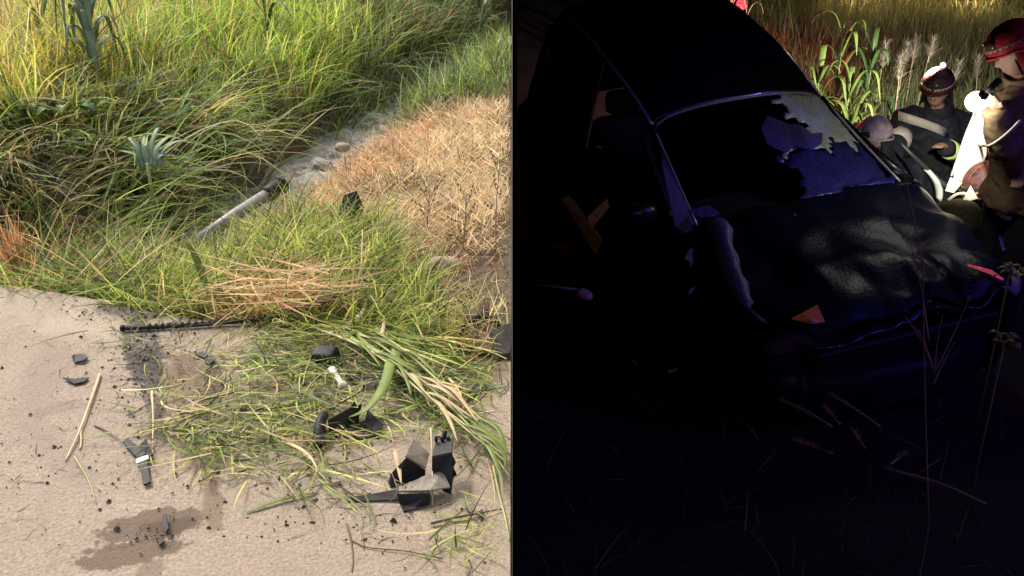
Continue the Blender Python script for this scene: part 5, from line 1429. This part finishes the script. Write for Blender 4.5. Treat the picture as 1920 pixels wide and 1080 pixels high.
# weeds in front of the wreck
def nweed(base, tips, label, mat='stem_straw', r=.004):
    dry_weed(base, tips, r, M[mat], label, buds=False, group="weeds before the wreck")
g = pixy(1742, 985, 2.9); f = pixy(1752, 700, 3.0)
tips = [(g, pixy(1730, 470, 3.05)), (f, pixy(1820, 552, 2.95)), (f, pixy(1695, 590, 3.05)), (pixy(1742, 640, 3.02), pixy(1700, 430, 3.05)), (pixy(1734, 520, 3.05), pixy(1690, 300, 3.1)), (pixy(1746, 680, 3.0), pixy(1716, 610, 3.1)), (pixy(1750, 720, 2.98), pixy(1790, 640, 3.0)), (f, pixy(1768, 590, 2.95))]
nweed(Vector((g.x, g.y, gzR(g.x, g.y))), [(Vector((g.x, g.y, gzR(g.x, g.y))), g)] + tips, "tall thin forked dry weed in front of the wreck's nose", r=.0045)
for i, (pl, lab) in enumerate(((((1650, 800), (1600, 765), (1555, 740)), "topmost reddish grass spike in the dark foreground"), (((1560, 800), (1510, 770), (1465, 752)), "reddish grass spike left of the topmost one"),
        (((1575, 795), (1558, 780), (1545, 766)), "short reddish spike between the two upper ones"), (((1560, 850), (1520, 838), (1490, 828)), "lowest reddish grass spike in the dark foreground"), (((1622, 840), (1606, 820), (1596, 808)), "short spike under the topmost reddish one"),
        (((1850, 945), (1760, 905), (1660, 878)), "long grey-green stem lying lowest at the right foreground"), (((1670, 870), (1684, 860), (1698, 850)), "small pale green leaf stub on the long grey-green stem"))):
    pts = [pixy(x, y, 2.7 + .1 * k) for k, (x, y) in enumerate(pl)]
    T = thing("grass_spike", pts[0], lab, "grass spike", "grass spikes before the wreck")
    tube("stem", catmull(pts, 5), .0035, M['stem_straw'], T, 6)
    n = 60; t = rng.uniform(.35, 1, n); c = [pts[0].lerp(pts[-1], float(u)) for u in t]
    d = pts[-1] - pts[0]
    me = blade_mesh(np.array([tuple(q) for q in c]), .022, .004, math.atan2(d.y, d.x) + rng.normal(0, .5, n), rng.uniform(.6, 1.5, n), .2, pick([S(200, 130, 110), S(170, 120, 96)] if i < 5 else [S(130, 140, 100)], n), seg=2, side=1)  # red light on the reddish spikes put into their straw colour
    link("spikelets", me, M['grass'], T)
for px, py, Y, lab in ((1895, 505, 4.6, "yellow-green weed clump right of the wreck's nose"), (1884, 640, 3.9, "lower yellow-green weed clump beside the wreck's bumper")):
    c = pixy(px, py, Y); g = Vector((c.x, c.y, gzR(c.x, c.y)))
    T = thing("yellow_weed", g, lab, "weed")
    tube("stem", [g, c], [.006, .004], M['stem_green'], T, 6)
    for k in range(14):
        an = k * 2.4; q = c + Vector((random.uniform(-.04, .04), random.uniform(-.04, .04), random.uniform(-.05, .03)))
        leaf_strip("leaf", [q, q + Vector((math.cos(an) * .025, math.sin(an) * .025, .015)), q + Vector((math.cos(an) * .05, math.sin(an) * .05, 0))], .026, M['yweed'] if 'yweed' in M else M.setdefault('yweed', leafy("yellow_weed_leaf", .5, .3, (.42, .40, .10))), T)

# ================================================================== NIGHT HALF: lamps
def lamp_light(name, loc, kind, energy, col, parent, size=.05, spot=None, aim=None, blend=.5):
    ld = bpy.data.lights.new(name, kind); ld.energy = energy; ld.color = col
    if kind == 'POINT': ld.shadow_soft_size = size
    if kind == 'SPOT': ld.shadow_soft_size = size; ld.spot_size = rad(spot); ld.spot_blend = blend
    o = bpy.data.objects.new(name, ld); COL.objects.link(o)
    o.parent = parent; o.location = Vector(loc) - OFF[parent.name]
    if aim is not None: o.rotation_euler = (Vector(aim) - Vector(loc)).to_track_quat('-Z', 'Y').to_euler()
    return o
# the torch in the tan coat's hand
tc_ = pixy(1836, 186, 5.3); aim = pixy(1795, 350, 5.9); d = (pixy(1790, 230, 5.4) - tc_).normalized()
T = thing("torch", tc_, "lit hand torch glaring white above the pale panel", "torch")
tube("barrel", [tc_ - d * .15, tc_ - d * .04], .018, M['black_trim'], T, 12)
tube("head", [tc_ - d * .05, tc_ - d * .005], [.022, .036], M['black_trim'], T, 14)
g = NT("torch_lens"); em = g.n("ShaderNodeEmission"); em.inputs[0].default_value = (1, .97, .88, 1); em.inputs[1].default_value = 10; g.l(em.outputs[0], g.out.inputs[0])
V, F = ell_geo(tc_ + d * .02, (.058, .054, .054), None, 14, 10); link("lens", pmesh(V, F), g.m, T)
lamp_light("torch_beam", tc_ + Vector((-.02, .085, -.03)), 'SPOT', 130, (1, .95, .80), T, .03, 48, pixy(1814, 275, 6.2), 1.0)
lamp_light("torch_glow", tc_ + d * .10 + Vector((-.02, -.02, 0)), 'POINT', 2.0, (1, .96, .85), T, .05)
lamp_light("helmet_beam", lc + Vector((-.06, .02, .02)), 'SPOT', 230, (1, .99, .90), KP[0], .03, 120, pixy(1600, 130, 9.0), .9)
# warm working lights beyond the field
def work_light(px, py, Y, e, lab, col=(1, .64, .32)):
    c = pixy(px, py, Y); g0 = Vector((c.x, c.y, gzR(c.x, c.y)))
    T = thing("work_light", g0, lab, "work light", "lamps beyond the field")
    tube("pole", [g0, c - Vector((0, 0, .12))], .02, M['black_trim'], T, 8)
    box("housing", c + Vector((0, .06, 0)), (.34, .08, .24), M['black_trim'], T, bevel=.01)
    gm = NT("lamp_glass"); em = gm.n("ShaderNodeEmission"); em.inputs[0].default_value = (*col, 1); em.inputs[1].default_value = 2.5; gm.l(em.outputs[0], gm.out.inputs[0])
    box("lens", c + Vector((0, .012, 0)), (.30, .02, .20), gm.m, T, bevel=.005)
    lamp_light("lamp", c + Vector((0, -.08, 0)), 'POINT', e, col, T, .12)
work_light(1600, -17, 14.0, 17, "warm work light over the field left of the middle")
work_light(1818, -17, 13.8, 21, "warm work light over the field at the right")
work_light(1705, -17, 14.8, 10, "warm work light over the field between the other two")
# red tail lamp glow behind the roof
c = pixy(1390, 8, 10.4); g0 = Vector((c.x, c.y, gzR(c.x, c.y)))
T = thing("red_marker_lamp", g0, "red marker lamp on a stake behind the wreck's roof", "marker lamp")
tube("stake", [g0, c - Vector((0, 0, .05))], .012, M['black_trim'], T, 8)
gm = NT("red_lamp_glass"); em = gm.n("ShaderNodeEmission"); em.inputs[0].default_value = (1, .03, .05, 1); em.inputs[1].default_value = 2; gm.l(em.outputs[0], gm.out.inputs[0])
V, F = ell_geo(c, (.05, .05, .06), None, 14, 8); link("dome", pmesh(V, F), gm.m, T)
lamp_light("red_glow", c + Vector((0, -.12, .0)), 'POINT', 30, (1, .05, .08), T, .06)
# blue and red beacons of the rescue vehicles outside the frame
def beacon(loc, col, e, lab):
    c = Vector(loc); g0 = Vector((c.x, c.y, gzR(c.x, c.y)))
    T = thing("beacon", g0, lab, "beacon", "beacons of the rescue crew")
    tube("stand", [g0, c - Vector((0, 0, .06))], .02, M['black_trim'], T, 8)
    tube("base", [c - Vector((0, 0, .07)), c - Vector((0, 0, .04))], .08, M['black_trim'], T, 16)
    gm = NT("beacon_glass"); em = gm.n("ShaderNodeEmission"); em.inputs[0].default_value = (*col, 1); em.inputs[1].default_value = 2; gm.l(em.outputs[0], gm.out.inputs[0])
    V, F = ell_geo(c, (.07, .07, .09), None, 16, 10, -.4); link("dome", pmesh(V, F), gm.m, T)
    lamp_light("beacon_light", c + Vector((0, 0, .12)), 'POINT', e, col, T, .08)
beacon((1.7, -.4, 2.1), (.10, .10, 1.0), 17, "blue beacon on a stand beside the viewer")
beacon((6.5, 2.2, 1.9), (.12, .10, 1.0), 130, "blue beacon on a stand right of the wreck")
beacon((3.6, -.8, 1.2), (1.0, .16, .12), 16, "red beacon on a stand behind the viewer")
beacon((.7, -.5, 2.0), (1.0, .88, .55), 4.5, "added warm fill lamp on a stand close to the partition")  # warm lamp added to light the yellow straps
for i, (px, lab) in enumerate(((1350, "red-lit reed left of the marker lamp"), (1372, "red-lit reed before the marker lamp"), (1402, "red-lit reed right of the marker lamp"))):
    reed_plant(0, 0, 1.3, 12, lab, 'straw_leaf', "reeds round the marker lamp", pos=nground(px, 20, 9.9), side=1, lw=.035, ll=.4, spread=.6, stemm='stem_straw')
